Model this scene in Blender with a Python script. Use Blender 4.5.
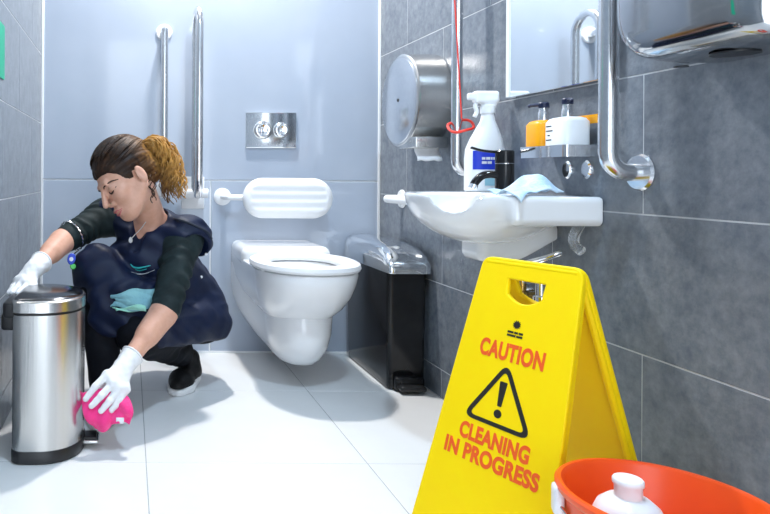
import bpy, bmesh, math, random
import numpy as np
from mathutils import Vector, Matrix
from mathutils.bvhtree import BVHTree

for o in list(bpy.data.objects):
    bpy.data.objects.remove(o)
scene = bpy.context.scene
COL = scene.collection
random.seed(4)
rng = np.random.default_rng(7)
PI = math.pi

# ------------------------------------------------------------------ camera
FPX, CX, CY, CAMZ = 664.0, 129.0, 174.0, 0.78
cd = bpy.data.cameras.new('camera')
cam = bpy.data.objects.new('camera', cd)
COL.objects.link(cam)
cam.location = (0, 0, CAMZ)
cam.rotation_euler = (PI / 2, 0, 0)
cam.rotation_euler = (Matrix.Rotation(PI / 2, 3, 'X') @ Matrix.Rotation(0.006, 3, 'Z')).to_euler()
cd.sensor_width = 36
cd.lens = FPX / 770 * 36
cd.shift_x = (385 - CX) / 770
cd.shift_y = -(257 - CY) / 770
cd.clip_start = 0.02
scene.camera = cam

# ------------------------------------------------------------------ world, lights, exposure
w = bpy.data.worlds.new('world')
scene.world = w
w.use_nodes = True
w.node_tree.nodes['Background'].inputs[0].default_value = (0.80, 0.89, 1.0, 1)
w.node_tree.nodes['Background'].inputs[1].default_value = 3.1
vs = scene.view_settings
vs.view_transform = 'Standard'
vs.look = 'None'
vs.exposure = 0.45
vs.gamma = 1
vs.use_curve_mapping = False

CEIL = 2.45
LAMPS = [  # x, y, watts, diameter, colour
    (0.36, 2.60, 31, 0.13, (1.0, 0.98, 0.96)),
    (0.55, 0.95, 20, 0.16, (0.60, 0.80, 1.0)),
]

# room extents
XL, XR, YB, YF = -0.386, 1.10, 2.91, -0.7


# ------------------------------------------------------------------ helpers: materials
def mat(name, col, rough=0.5, metal=0.0, spec=0.5, trans=0.0, ior=1.45, coat=0.0, noise=None,
        bump=None, emit=0.0, aniso=None, sheen=0.0, sss=0.0):
    m = bpy.data.materials.new(name)
    m.use_nodes = True
    nt = m.node_tree
    b = nt.nodes['Principled BSDF']
    b.inputs['Base Color'].default_value = (*col, 1)
    b.inputs['Roughness'].default_value = rough
    b.inputs['Metallic'].default_value = metal
    b.inputs['Specular IOR Level'].default_value = spec
    b.inputs['Transmission Weight'].default_value = trans
    b.inputs['IOR'].default_value = ior
    b.inputs['Coat Weight'].default_value = coat
    b.inputs['Coat Roughness'].default_value = 0.05
    b.inputs['Sheen Weight'].default_value = sheen
    if sss:
        b.inputs['Subsurface Weight'].default_value = sss
        b.inputs['Subsurface Radius'].default_value = (0.01, 0.004, 0.002)
    if emit:
        b.inputs['Emission Color'].default_value = (*col, 1)
        b.inputs['Emission Strength'].default_value = emit
    tc = nt.nodes.new('ShaderNodeTexCoord')
    if noise:  # (scale, colour2, detail, stretch xyz)
        sc, c2, det, st = noise
        mp = nt.nodes.new('ShaderNodeMapping')
        mp.inputs['Scale'].default_value = st
        nt.links.new(tc.outputs['Object'], mp.inputs[0])
        n = nt.nodes.new('ShaderNodeTexNoise')
        n.inputs['Scale'].default_value = sc
        n.inputs['Detail'].default_value = det
        n.inputs['Roughness'].default_value = 0.65
        nt.links.new(mp.outputs[0], n.inputs['Vector'])
        r = nt.nodes.new('ShaderNodeValToRGB')
        r.color_ramp.elements[0].position = 0.3
        r.color_ramp.elements[1].position = 0.7
        r.color_ramp.elements[0].color = (*col, 1)
        r.color_ramp.elements[1].color = (*c2, 1)
        nt.links.new(n.outputs['Fac'], r.inputs[0])
        nt.links.new(r.outputs[0], b.inputs['Base Color'])
    if bump:  # (scale, strength, stretch)
        sc, stg, st = bump
        mp = nt.nodes.new('ShaderNodeMapping')
        mp.inputs['Scale'].default_value = st
        nt.links.new(tc.outputs['Object'], mp.inputs[0])
        n = nt.nodes.new('ShaderNodeTexNoise')
        n.inputs['Scale'].default_value = sc
        n.inputs['Detail'].default_value = 4
        nt.links.new(mp.outputs[0], n.inputs['Vector'])
        bp = nt.nodes.new('ShaderNodeBump')
        bp.inputs['Strength'].default_value = stg
        bp.inputs['Distance'].default_value = 0.01
        nt.links.new(n.outputs['Fac'], bp.inputs['Height'])
        nt.links.new(bp.outputs[0], b.inputs['Normal'])
    return m


S1 = (1, 1, 1)
M = {}
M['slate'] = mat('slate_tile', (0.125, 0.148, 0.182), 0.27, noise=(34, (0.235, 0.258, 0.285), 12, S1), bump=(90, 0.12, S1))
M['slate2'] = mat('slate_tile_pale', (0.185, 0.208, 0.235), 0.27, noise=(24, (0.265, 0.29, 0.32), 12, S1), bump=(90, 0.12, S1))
M['grout'] = mat('grout', (0.50, 0.52, 0.54), 0.8, noise=(40, (0.58, 0.6, 0.62), 4, S1))
M['floor_tile'] = mat('floor_tile', (0.82, 0.82, 0.81), 0.30, noise=(5, (0.86, 0.86, 0.85), 6, S1))
M['floor_grout'] = mat('floor_grout', (0.40, 0.40, 0.40), 0.8, noise=(50, (0.48, 0.48, 0.48), 3, S1))
M['panel'] = mat('wall_panel', (0.38, 0.44, 0.535), 0.10, noise=(2.2, (0.43, 0.485, 0.57), 3, S1), coat=0.3)
M['white_trim'] = mat('white_trim', (0.82, 0.84, 0.86), 0.35, noise=(20, (0.85, 0.87, 0.88), 2, S1))
M['ceiling'] = mat('ceiling_paint', (0.84, 0.85, 0.86), 0.8, noise=(12, (0.87, 0.88, 0.88), 2, S1))
M['porcelain'] = mat('porcelain', (0.84, 0.85, 0.865), 0.10, noise=(6, (0.86, 0.87, 0.88), 2, S1), coat=0.4)
M['white_plastic'] = mat('white_plastic', (0.85, 0.86, 0.87), 0.28, noise=(30, (0.88, 0.89, 0.9), 2, S1))
M['pad'] = mat('white_pad', (0.86, 0.87, 0.88), 0.42, noise=(30, (0.88, 0.89, 0.9), 2, S1))
M['chrome'] = mat('chrome', (0.86, 0.88, 0.90), 0.06, 1.0, noise=(15, (0.90, 0.91, 0.92), 2, S1))
M['steel'] = mat('brushed_steel', (0.56, 0.555, 0.54), 0.26, 1.0, noise=(30, (0.64, 0.635, 0.62), 6, (1, 1, 0.03)),
                 bump=(220, 0.03, (1, 1, 0.02)))
M['rail_steel'] = mat('rail_steel', (0.70, 0.71, 0.73), 0.2, 1.0, noise=(60, (0.78, 0.79, 0.8), 4, S1))
M['dryer_steel'] = mat('dryer_steel', (0.42, 0.43, 0.44), 0.09, 1.0, noise=(15, (0.46, 0.47, 0.48), 2, S1))
M['mirror'] = mat('mirror', (0.88, 0.91, 0.92), 0.02, 1.0, noise=(3, (0.89, 0.92, 0.93), 1, S1))
M['black'] = mat('black_gloss', (0.008, 0.008, 0.009), 0.12, spec=0.4, noise=(10, (0.016, 0.016, 0.017), 2, S1))
M['black_plastic'] = mat('black_plastic', (0.015, 0.015, 0.016), 0.35, noise=(40, (0.02, 0.02, 0.022), 2, S1))
M['lid_dark'] = mat('lid_top', (0.10, 0.10, 0.105), 0.18, 1.0, noise=(15, (0.14, 0.14, 0.145), 3, S1))
M['yellow'] = mat('yellow_plastic', (1.0, 0.69, 0.0), 0.5, spec=0.25, noise=(25, (1.0, 0.72, 0.0), 3, S1), bump=(140, 0.03, S1))
M['red_print'] = mat('red_print', (0.86, 0.10, 0.012), 0.5, noise=(60, (0.88, 0.12, 0.015), 2, S1))
M['black_print'] = mat('black_print', (0.015, 0.014, 0.012), 0.5, noise=(60, (0.02, 0.018, 0.015), 2, S1))
M['orange'] = mat('orange_plastic', (0.93, 0.085, 0.008), 0.30, noise=(12, (0.96, 0.10, 0.01), 3, S1), sss=0.0)
M['red_cord'] = mat('red_cord', (0.80, 0.035, 0.02), 0.45, noise=(60, (0.85, 0.05, 0.03), 2, S1))
M['brass'] = mat('brass', (0.66, 0.42, 0.13), 0.25, 1.0, noise=(60, (0.7, 0.46, 0.16), 2, S1))
M['blue_label'] = mat('blue_label', (0.01, 0.04, 0.52), 0.4, noise=(30, (0.015, 0.05, 0.56), 2, S1))
M['teal_label'] = mat('teal_label', (0.28, 0.55, 0.66), 0.4, noise=(30, (0.33, 0.6, 0.7), 2, S1))
M['soap_orange'] = mat('soap_orange', (0.88, 0.36, 0.0), 0.25, noise=(20, (0.9, 0.4, 0.01), 2, S1))
M['clear'] = mat('clear_plastic', (0.9, 0.93, 0.95), 0.05, trans=0.92, noise=(20, (0.92, 0.95, 0.96), 2, S1))
M['navy_pump'] = mat('navy_pump', (0.012, 0.018, 0.05), 0.35, noise=(40, (0.016, 0.024, 0.06), 2, S1))
M['green_sign'] = mat('green_sign', (0.0, 0.40, 0.22), 0.4, noise=(20, (0.0, 0.43, 0.24), 2, S1))
M['skin'] = mat('skin', (0.62, 0.325, 0.225), 0.45, spec=0.35, noise=(28, (0.72, 0.41, 0.30), 4, S1), sss=0.12)
M['lips'] = mat('lips', (0.46, 0.13, 0.13), 0.4, noise=(60, (0.55, 0.14, 0.14), 3, S1))
M['brow'] = mat('brow_hair', (0.06, 0.03, 0.018), 0.7, noise=(200, (0.05, 0.026, 0.016), 3, S1))
M['tunic'] = mat('navy_tunic', (0.002, 0.006, 0.026), 0.55, spec=0.35, noise=(14, (0.003, 0.010, 0.040), 4, S1), bump=(45, 0.10, S1))
M['tunic_shoulder'] = mat('navy_piping', (0.01, 0.016, 0.03), 0.6, noise=(30, (0.015, 0.022, 0.04), 3, S1))
M['sleeve'] = mat('sleeve_knit', (0.006, 0.012, 0.0135), 0.7, spec=0.3, noise=(18, (0.016, 0.030, 0.032), 4, S1), bump=(90, 0.12, S1))
M['trouser'] = mat('trouser', (0.002, 0.0025, 0.005), 0.75, spec=0.2, noise=(30, (0.005, 0.006, 0.010), 4, S1), bump=(60, 0.1, S1))
M['shoe'] = mat('shoe_black', (0.005, 0.005, 0.006), 0.5, spec=0.3, noise=(60, (0.014, 0.014, 0.015), 3, S1))
M['sole'] = mat('shoe_sole', (0.80, 0.80, 0.80), 0.55, noise=(60, (0.84, 0.84, 0.84), 3, S1))
M['glove'] = mat('white_glove', (0.80, 0.80, 0.81), 0.55, noise=(40, (0.85, 0.85, 0.86), 4, S1), bump=(70, 0.15, S1))
M['pink'] = mat('pink_cloth', (0.92, 0.02, 0.22), 0.75, noise=(30, (0.95, 0.06, 0.29), 4, S1), bump=(160, 0.3, S1), sheen=0.3)
M['pale_blue'] = mat('pale_blue_cloth', (0.36, 0.58, 0.80), 0.8, noise=(18, (0.70, 0.82, 0.91), 4, S1), bump=(160, 0.3, S1))
M['aqua'] = mat('aqua_cloth', (0.16, 0.36, 0.45), 0.8, noise=(12, (0.25, 0.50, 0.52), 4, S1), bump=(160, 0.3, S1))
M['mint'] = mat('mint_cloth', (0.30, 0.66, 0.52), 0.8, noise=(12, (0.38, 0.74, 0.60), 4, S1), bump=(160, 0.3, S1))
M['tag_blue'] = mat('tag_blue', (0.01, 0.05, 0.55), 0.35, noise=(30, (0.02, 0.07, 0.6), 2, S1))
M['tag_green'] = mat('tag_green', (0.08, 0.55, 0.10), 0.35, noise=(30, (0.1, 0.6, 0.12), 2, S1))
M['teal_print'] = mat('teal_print', (0.02, 0.42, 0.42), 0.5, noise=(60, (0.04, 0.5, 0.5), 2, S1))
M['white_print'] = mat('white_print', (0.75, 0.77, 0.8), 0.5, noise=(60, (0.8, 0.82, 0.84), 2, S1))
M['silver'] = mat('silver', (0.85, 0.85, 0.86), 0.2, 1.0, noise=(60, (0.9, 0.9, 0.9), 2, S1))
M['paper'] = mat('paper', (0.86, 0.87, 0.88), 0.8, noise=(40, (0.9, 0.9, 0.91), 3, S1))
M['lamp'] = mat('lamp_glass', (1.0, 0.98, 0.95), 0.4, emit=6.0, noise=(10, (1, 0.99, 0.97), 1, S1))


def hair_mat():
    m = bpy.data.materials.new('hair')
    m.use_nodes = True
    nt = m.node_tree
    b = nt.nodes['Principled BSDF']
    b.inputs['Roughness'].default_value = 0.5
    b.inputs['Specular IOR Level'].default_value = 0.25
    tc = nt.nodes.new('ShaderNodeTexCoord')
    n = nt.nodes.new('ShaderNodeTexNoise')
    n.inputs['Scale'].default_value = 70
    n.inputs['Detail'].default_value = 5
    nt.links.new(tc.outputs['Object'], n.inputs['Vector'])
    # dyed hair: dark at the front, golden towards the tied-back end (along the head's own axis)
    sep = nt.nodes.new('ShaderNodeVectorMath')
    sep.operation = 'DOT_PRODUCT'
    sep.inputs[1].default_value = (0.72, 0.30, 0.42)
    nt.links.new(tc.outputs['Object'], sep.inputs[0])
    mr = nt.nodes.new('ShaderNodeMapRange')
    mr.inputs['From Min'].default_value = 0.02
    mr.inputs['From Max'].default_value = 0.13
    nt.links.new(sep.outputs['Value'], mr.inputs['Value'])
    ad = nt.nodes.new('ShaderNodeMath')
    ad.operation = 'MULTIPLY_ADD'
    ad.inputs[1].default_value = 0.9
    ad.inputs[2].default_value = -0.45
    nt.links.new(n.outputs['Fac'], ad.inputs[0])
    ad2 = nt.nodes.new('ShaderNodeMath')
    ad2.operation = 'ADD'
    nt.links.new(ad.outputs[0], ad2.inputs[0])
    nt.links.new(mr.outputs['Result'], ad2.inputs[1])
    r = nt.nodes.new('ShaderNodeValToRGB')
    e = r.color_ramp.elements
    e[0].position = 0.0
    e[0].color = (0.022, 0.010, 0.006, 1)
    e[1].position = 1.0
    e[1].color = (0.50, 0.25, 0.055, 1)
    k = e.new(0.45)
    k.color = (0.11, 0.048, 0.016, 1)
    nt.links.new(ad2.outputs[0], r.inputs[0])
    nt.links.new(r.outputs[0], b.inputs['Base Color'])
    return m


M['hair'] = hair_mat()


# ------------------------------------------------------------------ helpers: objects
def obj(name, me, m=None, parent=None, smooth=False):
    o = bpy.data.objects.new(name, me)
    COL.objects.link(o)
    if m is not None:
        me.materials.clear()
        me.materials.append(M[m] if isinstance(m, str) else m)
    if smooth:
        me.polygons.foreach_set('use_smooth', [True] * len(me.polygons))
        try:
            me.set_sharp_from_angle(angle=math.radians(38))
        except Exception:
            pass
    if parent is not None:
        o.parent = parent
        bpy.context.view_layer.update()
        o.matrix_parent_inverse = parent.matrix_world.inverted()
    return o


def tag(o, label=None, cat=None, group=None, kind=None):
    if label: o['label'] = label
    if cat: o['category'] = cat
    if group: o['group'] = group
    if kind: o['kind'] = kind
    return o


def empty(name, loc, label, cat, group=None):
    o = bpy.data.objects.new(name, None)
    o.empty_display_size = 0.05
    o.location = loc
    COL.objects.link(o)
    bpy.context.view_layer.update()
    return tag(o, label, cat, group)


def pydata(verts, faces):
    me = bpy.data.meshes.new('mesh')
    me.from_pydata([tuple(map(float, v)) for v in verts], [], faces)
    me.update()
    bm = bmesh.new()
    bm.from_mesh(me)
    bmesh.ops.recalc_face_normals(bm, faces=bm.faces)
    bm.to_mesh(me)
    bm.free()
    return me


def box_me(x0, x1, y0, y1, z0, z1, bev=0.0, seg=2):
    bm = bmesh.new()
    bmesh.ops.create_cube(bm, size=1)
    for v in bm.verts:
        v.co = Vector(((x0 + x1) / 2 + v.co.x * (x1 - x0), (y0 + y1) / 2 + v.co.y * (y1 - y0),
                       (z0 + z1) / 2 + v.co.z * (z1 - z0)))
    if bev:
        bmesh.ops.bevel(bm, geom=bm.edges[:] + bm.verts[:], offset=bev, segments=seg, affect='EDGES', profile=0.5)
    me = bpy.data.meshes.new('mesh')
    bm.to_mesh(me)
    bm.free()
    return me


def loft_me(rings, cap0=True, cap1=True, closed=True):
    n = len(rings[0])
    V = [p for r in rings for p in r]
    F = []
    for i in range(len(rings) - 1):
        for j in range(n if closed else n - 1):
            k = (j + 1) % n
            F.append((i * n + j, i * n + k, (i + 1) * n + k, (i + 1) * n + j))
    if cap0: F.append(tuple(range(n))[::-1])
    if cap1: F.append(tuple((len(rings) - 1) * n + j for j in range(n)))
    return pydata(V, F)


def lathe_me(prof, seg=32, c=(0, 0, 0), axis=(0, 0, 1), sx=1.0, sy=1.0):
    """prof: list of (r, h) along axis"""
    ax = Vector(axis).normalized()
    q = Vector((0, 0, 1)).rotation_difference(ax)
    c = Vector(c)
    rings = []
    for r, h in prof:
        rings.append([c + q @ Vector((max(r, 1e-5) * sx * math.cos(2 * PI * j / seg), max(r, 1e-5) * sy * math.sin(2 * PI * j / seg), h))
                      for j in range(seg)])
    return loft_me(rings)


def smooth_path(pts, n=6):
    """Catmull-Rom through points"""
    P = [Vector(p) for p in pts]
    P = [2 * P[0] - P[1]] + P + [2 * P[-1] - P[-2]]
    out = []
    for i in range(1, len(P) - 2):
        for k in range(n):
            t = k / n
            a, b, c, d = P[i - 1], P[i], P[i + 1], P[i + 2]
            out.append(0.5 * ((2 * b) + (c - a) * t + (2 * a - 5 * b + 4 * c - d) * t * t + (3 * b - a - 3 * c + d) * t ** 3))
    out.append(P[-2])
    return out


def tube_vf(path, r, seg=12, closed=False, flat=1.0):
    P = [Vector(p) for p in path]
    n = len(P)
    V, F = [], []
    up = Vector((0, 0, 1))
    T0 = (P[1] - P[0]).normalized()
    nrm = T0.orthogonal().normalized() if abs(T0.dot(up)) > 0.95 else (up - T0 * up.dot(T0)).normalized()
    for i in range(n):
        if closed:
            T = (P[(i + 1) % n] - P[i - 1]).normalized()
        else:
            T = (P[min(i + 1, n - 1)] - P[max(i - 1, 0)]).normalized()
        nrm = (nrm - T * nrm.dot(T)).normalized()
        bi = T.cross(nrm)
        rr = r[i] if hasattr(r, '__len__') else r
        for j in range(seg):
            a = 2 * PI * j / seg
            V.append(P[i] + (nrm * math.cos(a) * flat + bi * math.sin(a)) * rr)
    m = n if closed else n - 1
    for i in range(m):
        for j in range(seg):
            k = (j + 1) % seg
            i2 = (i + 1) % n
            F.append((i * seg + j, i * seg + k, i2 * seg + k, i2 * seg + j))
    if not closed:
        F.append(tuple(range(seg))[::-1])
        F.append(tuple((n - 1) * seg + j for j in range(seg)))
    return V, F


def tube_me(path, r, seg=12, closed=False, flat=1.0):
    return pydata(*tube_vf(path, r, seg, closed, flat))


def join_vf(lst):
    V, F = [], []
    for v, f in lst:
        o = len(V)
        V += v
        F += [tuple(i + o for i in q) for q in f]
    return V, F


def curve2d(splines, depth, bev=0.0, res=2):
    """filled flat shape (first spline outline, further ones holes), extruded; returns mesh in local XY, thickness +-depth"""
    cu = bpy.data.curves.new('c', 'CURVE')
    cu.dimensions = '2D'
    cu.fill_mode = 'BOTH'
    cu.extrude = depth
    cu.bevel_depth = bev
    cu.bevel_resolution = res
    for pts in splines:
        s = cu.splines.new('POLY')
        s.points.add(len(pts) - 1)
        for p, q in zip(s.points, pts):
            p.co = (q[0], q[1], 0, 1)
        s.use_cyclic_u = True
    o = bpy.data.objects.new('c', cu)
    me = bpy.data.meshes.new_from_object(o)
    bpy.data.objects.remove(o)
    return me


def text_me(body, size, depth, offset=0.0, xs=1.0, width=None):
    cu = bpy.data.curves.new('t', 'FONT')
    cu.body = body
    cu.size = size
    cu.extrude = depth
    cu.offset = offset
    cu.space_character = 1.06
    cu.align_x = 'CENTER'
    cu.align_y = 'CENTER'
    o = bpy.data.objects.new('t', cu)
    me = bpy.data.meshes.new_from_object(o)
    bpy.data.objects.remove(o)
    xsv = [v.co.x for v in me.vertices]
    ysv = [v.co.y for v in me.vertices]
    cx, cy = (max(xsv) + min(xsv)) / 2, (max(ysv) + min(ysv)) / 2
    if width: xs = width / (max(xsv) - min(xsv))
    for v in me.vertices:
        v.co.x = (v.co.x - cx) * xs
        v.co.y -= cy
    return me


def xform(me, mtx):
    me.transform(mtx)
    me.update()
    return me


def round_poly(pts, r, seg=6):
    out = []
    n = len(pts)
    for i in range(n):
        a, b, c = Vector(pts[i - 1]), Vector(pts[i]), Vector(pts[(i + 1) % n])
        u, v = (a - b).normalized(), (c - b).normalized()
        rr = r[i] if hasattr(r, '__len__') else r
        ang = u.angle(v)
        d = min(rr / math.tan(ang / 2), (a - b).length * 0.48, (c - b).length * 0.48)
        p0, p1 = b + u * d, b + v * d
        for k in range(seg + 1):
            t = k / seg
            out.append(tuple((1 - t) ** 2 * p0 + 2 * t * (1 - t) * b + t * t * p1))
    return out


# ------------------------------------------------------------------ helpers: distance-field solids (surface nets)
class Field:
    def __init__(s, lo, hi, h):
        s.lo, s.h = np.array(lo, float), h
        s.n = np.ceil((np.array(hi) - s.lo) / h).astype(int) + 1
        s.ax = [(s.lo[i] + h * np.arange(s.n[i])).astype(np.float32) for i in range(3)]
        s.v = np.full(tuple(s.n), 0.5, np.float32)

    def win(s, lo, hi):
        a = np.clip(np.floor((np.array(lo) - s.lo) / s.h).astype(int), 0, s.n)
        b = np.clip(np.ceil((np.array(hi) - s.lo) / s.h).astype(int) + 1, 0, s.n)
        sl = tuple(slice(a[i], b[i]) for i in range(3))
        X = s.ax[0][sl[0]][:, None, None]
        Y = s.ax[1][sl[1]][None, :, None]
        Z = s.ax[2][sl[2]][None, None, :]
        return sl, X, Y, Z

    def put(s, sl, d, k, sub=False):
        a = s.v[sl]
        if sub:
            d = -d
            hh = np.maximum(k - np.abs(a - d), 0) / k if k else 0
            s.v[sl] = np.maximum(a, d) + (hh * hh * k * 0.25 if k else 0)
        else:
            hh = np.maximum(k - np.abs(a - d), 0) / k if k else 0
            s.v[sl] = np.minimum(a, d) - (hh * hh * k * 0.25 if k else 0)
        return s

    def cap(s, a, b, ra, rb=None, k=0.02, sub=False, wr=None):
        rb = ra if rb is None else rb
        a, b = np.array(a, float), np.array(b, float)
        mg = max(ra, rb) + k + 4 * s.h + (0.02 if wr else 0)
        sl, X, Y, Z = s.win(np.minimum(a, b) - mg, np.maximum(a, b) + mg)
        ab = b - a
        L2 = float(ab @ ab) + 1e-12
        px, py, pz = X - a[0], Y - a[1], Z - a[2]
        t = np.clip((px * ab[0] + py * ab[1] + pz * ab[2]) / L2, 0, 1)
        dx, dy, dz = px - t * ab[0], py - t * ab[1], pz - t * ab[2]
        d = np.sqrt(dx * dx + dy * dy + dz * dz) - (ra + (rb - ra) * t)
        if wr:  # wrinkles: amplitude, count, twist
            am, ct, tw = wr
            d = d - am * np.sin(t * ct * 2 * PI + 1.6 * np.sin(dx * 70 * tw + 1) + 1.8 * np.sin(dz * 60 + dy * 45 + t * 5)) * np.sqrt(np.maximum(np.sin(t * PI), 0)) * (.55 + .45 * np.sin(t * 9 + dx * 40))
        return s.put(sl, d, k, sub)

    def chain(s, pts, rs, k=0.02, sub=False):
        for i in range(len(pts) - 1):
            s.cap(pts[i], pts[i + 1], rs[i], rs[i + 1], k, sub)
        return s

    def ell(s, c, rad, axes=None, k=0.02, sub=False):
        A = np.eye(3) if axes is None else np.array(axes, float)
        rad = np.array(rad, float)
        mg = np.sqrt(((A * rad[:, None]) ** 2).sum(0)) + k + 4 * s.h
        c = np.array(c, float)
        sl, X, Y, Z = s.win(c - mg, c + mg)
        px, py, pz = X - c[0], Y - c[1], Z - c[2]
        k0 = k1 = 0
        for i in range(3):
            q = (px * A[i, 0] + py * A[i, 1] + pz * A[i, 2])
            k0 = k0 + (q / rad[i]) ** 2
            k1 = k1 + (q / rad[i] ** 2) ** 2
        k0, k1 = np.sqrt(k0), np.sqrt(k1) + 1e-6
        return s.put(sl, k0 * (k0 - 1) / k1, k, sub)

    def rbox(s, c, half, r, axes=None, k=0.01, sub=False):
        A = np.eye(3) if axes is None else np.array(axes, float)
        half = np.array(half, float)
        mg = np.sqrt(((A * half[:, None]) ** 2).sum(0)) * 1.75 + k + 4 * s.h
        c = np.array(c, float)
        sl, X, Y, Z = s.win(c - mg, c + mg)
        px, py, pz = X - c[0], Y - c[1], Z - c[2]
        o2, mx = 0, -1e9
        for i in range(3):
            q = np.abs(px * A[i, 0] + py * A[i, 1] + pz * A[i, 2]) - (half[i] - r)
            o2 = o2 + np.maximum(q, 0) ** 2
            mx = np.maximum(mx, q)
        d = np.sqrt(o2) + np.minimum(mx, 0) - r
        return s.put(sl, d, k, sub)

    def cut(s, p, n, k=0.0):
        """keep the side n points away from"""
        p, n = np.array(p, float), np.array(n, float)
        n = n / np.linalg.norm(n)
        X, Y, Z = s.ax[0][:, None, None], s.ax[1][None, :, None], s.ax[2][None, None, :]
        d = (X - p[0]) * n[0] + (Y - p[1]) * n[1] + (Z - p[2]) * n[2]
        a = s.v
        hh = np.maximum(k - np.abs(a - d), 0) / k if k else 0
        s.v = (np.maximum(a, d) + (hh * hh * k * 0.25 if k else 0)).astype(np.float32)
        return s

    def mesh(s):
        v, h = s.v, s.h
        v[0], v[-1], v[:, 0], v[:, -1], v[:, :, 0], v[:, :, -1] = (0.1,) * 6
        ins = v < 0
        nx, ny, nz = v.shape
        cnt = np.zeros((nx - 1, ny - 1, nz - 1), np.uint8)
        corners = [(i, j, k) for i in (0, 1) for j in (0, 1) for k in (0, 1)]
        for i, j, k in corners:
            cnt += ins[i:nx - 1 + i, j:ny - 1 + j, k:nz - 1 + k]
        act = np.argwhere((cnt > 0) & (cnt < 8))
        cv = np.stack([v[act[:, 0] + i, act[:, 1] + j, act[:, 2] + k] for i, j, k in corners], 1)
        acc = np.zeros((len(act), 3))
        num = np.zeros(len(act))
        for a in range(8):
            for b in range(a + 1, 8):
                ca, cb = np.array(corners[a]), np.array(corners[b])
                if np.abs(ca - cb).sum() != 1: continue
                va, vb = cv[:, a], cv[:, b]
                m = (va < 0) != (vb < 0)
                t = np.where(m, va / np.where(m, va - vb, 1), 0)
                acc += m[:, None] * (ca + t[:, None] * (cb - ca))
                num += m
        P = s.lo + h * (act + acc / num[:, None])
        idx = np.full(cnt.shape, -1, np.int32)
        idx[act[:, 0], act[:, 1], act[:, 2]] = np.arange(len(act))
        F = []
        for ax in range(3):
            u, w_ = (ax + 1) % 3, (ax + 2) % 3
            a = [slice(None)] * 3
            b = [slice(None)] * 3
            a[ax], b[ax] = slice(0, -1), slice(1, None)
            ch = ins[tuple(a)] != ins[tuple(b)]
            e = np.argwhere(ch)
            e = e[(e[:, u] > 0) & (e[:, w_] > 0)]
            fl = ins[e[:, 0], e[:, 1], e[:, 2]]
            q = []
            for du, dw in ((0, 0), (-1, 0), (-1, -1), (0, -1)):
                g = e.copy()
                g[:, u] += du
                g[:, w_] += dw
                q.append(idx[g[:, 0], g[:, 1], g[:, 2]])
            q = np.stack(q, 1)
            q[~fl] = q[~fl][:, ::-1]
            F.append(q)
        F = np.concatenate(F)
        F = F[(F >= 0).all(1)]
        me = bpy.data.meshes.new('mesh')
        me.vertices.add(len(P))
        me.vertices.foreach_set('co', P.astype(np.float32).ravel())
        me.loops.add(F.size)
        me.loops.foreach_set('vertex_index', F.astype(np.int32).ravel())
        me.polygons.add(len(F))
        me.polygons.foreach_set('loop_start', np.arange(0, F.size, 4, dtype=np.int32))
        me.polygons.foreach_set('use_smooth', np.ones(len(F), bool))
        me.update(calc_edges=True)
        me.validate()
        return me


def bvh_of(me):
    return BVHTree.FromPolygons([v.co.copy() for v in me.vertices], [tuple(p.vertices) for p in me.polygons])


def stick(bvh, p, d, eps=0.001):
    h = bvh.ray_cast(Vector(p), Vector(d).normalized())
    if h[0] is None:
        q = Vector(p) + Vector(d).normalized() * 2.25
        return bvh.find_nearest(q)[0]
    return h[0] - Vector(d).normalized() * eps


def spot(px, py, Y):
    """a point of the place from its direction and its distance Y from the doorway"""
    return Vector(((px - CX) * Y / FPX, Y, CAMZ - (py - CY - 0.006 * (px - CX)) * Y / FPX))


# ================================================================== THE ROOM
def structure(name, me, m, label=None, parent=None):
    o = obj(name, me, m, parent)
    o['kind'] = 'structure'
    if label: o['label'] = label
    return o


# floor: grout bed + 60 x 60 tiles
floor = structure('floor', box_me(XL - 0.1, XR + 0.1, YF, YB + 0.1, -0.06, -0.0008), 'floor_grout',
                  'white square-tiled washroom floor with thin grey joints')
G = 0.0013
xs_ = [XL, 0.051 - 0.0, 0.651, XR]
ys_ = [YB, 2.398, 1.798, 1.198, 0.598, -0.002, -0.602, YF]
for i in range(3):
    for j in range(len(ys_) - 1):
        if ys_[j] - ys_[j + 1] < 0.02: continue
        obj('floor_tile', box_me(xs_[i] + G, xs_[i + 1] - G, ys_[j + 1] + G, ys_[j] - G, -0.012, 0.0, 0.0008, 1), 'floor_tile', floor)

ceiling = structure('ceiling', box_me(XL - 0.1, XR + 0.1, YF, YB + 0.1, CEIL, CEIL + 0.08), 'ceiling', 'plain white ceiling above the washroom')


def tiled_wall(name, x, sgn, label, mats):
    base = structure(name, box_me(min(x + sgn * 0.0008, x + sgn * 0.12), max(x + sgn * 0.0008, x + sgn * 0.12), YF, YB + 0.1, -0.06, CEIL), 'grout', label)
    zs = [0.0, 0.10] + [0.10 + 0.30 * k for k in range(1, 8)] + [CEIL]
    for r in range(len(zs) - 1):
        off = 1.421 if r % 2 == 1 else 1.421 + 0.303
        if r == 0: off = 1.421 + 0.303
        e = [YB] + [y for y in [off + 0.606 * k for k in range(6, -6, -1)] if YF + 0.01 < y < YB - 0.01] + [YF]
        for a, b in zip(e[1:], e[:-1]):
            y0, y1 = a + 0.0017, b - 0.0017
            if y1 - y0 < 0.01: continue
            o = obj('tile', box_me(min(x, x + sgn * 0.006), max(x, x + sgn * 0.006), y0, y1, zs[r] + 0.0017, zs[r + 1] - 0.0017, 0.0004, 1),
                    mats[(r * 7 + int((y0 + 5) * 10)) % len(mats)], base)
    return base


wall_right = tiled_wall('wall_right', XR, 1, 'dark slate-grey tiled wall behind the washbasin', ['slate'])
wall_left = tiled_wall('wall_left', XL, -1, 'grey tiled wall beside the kneeling cleaner', ['slate2'])

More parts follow.
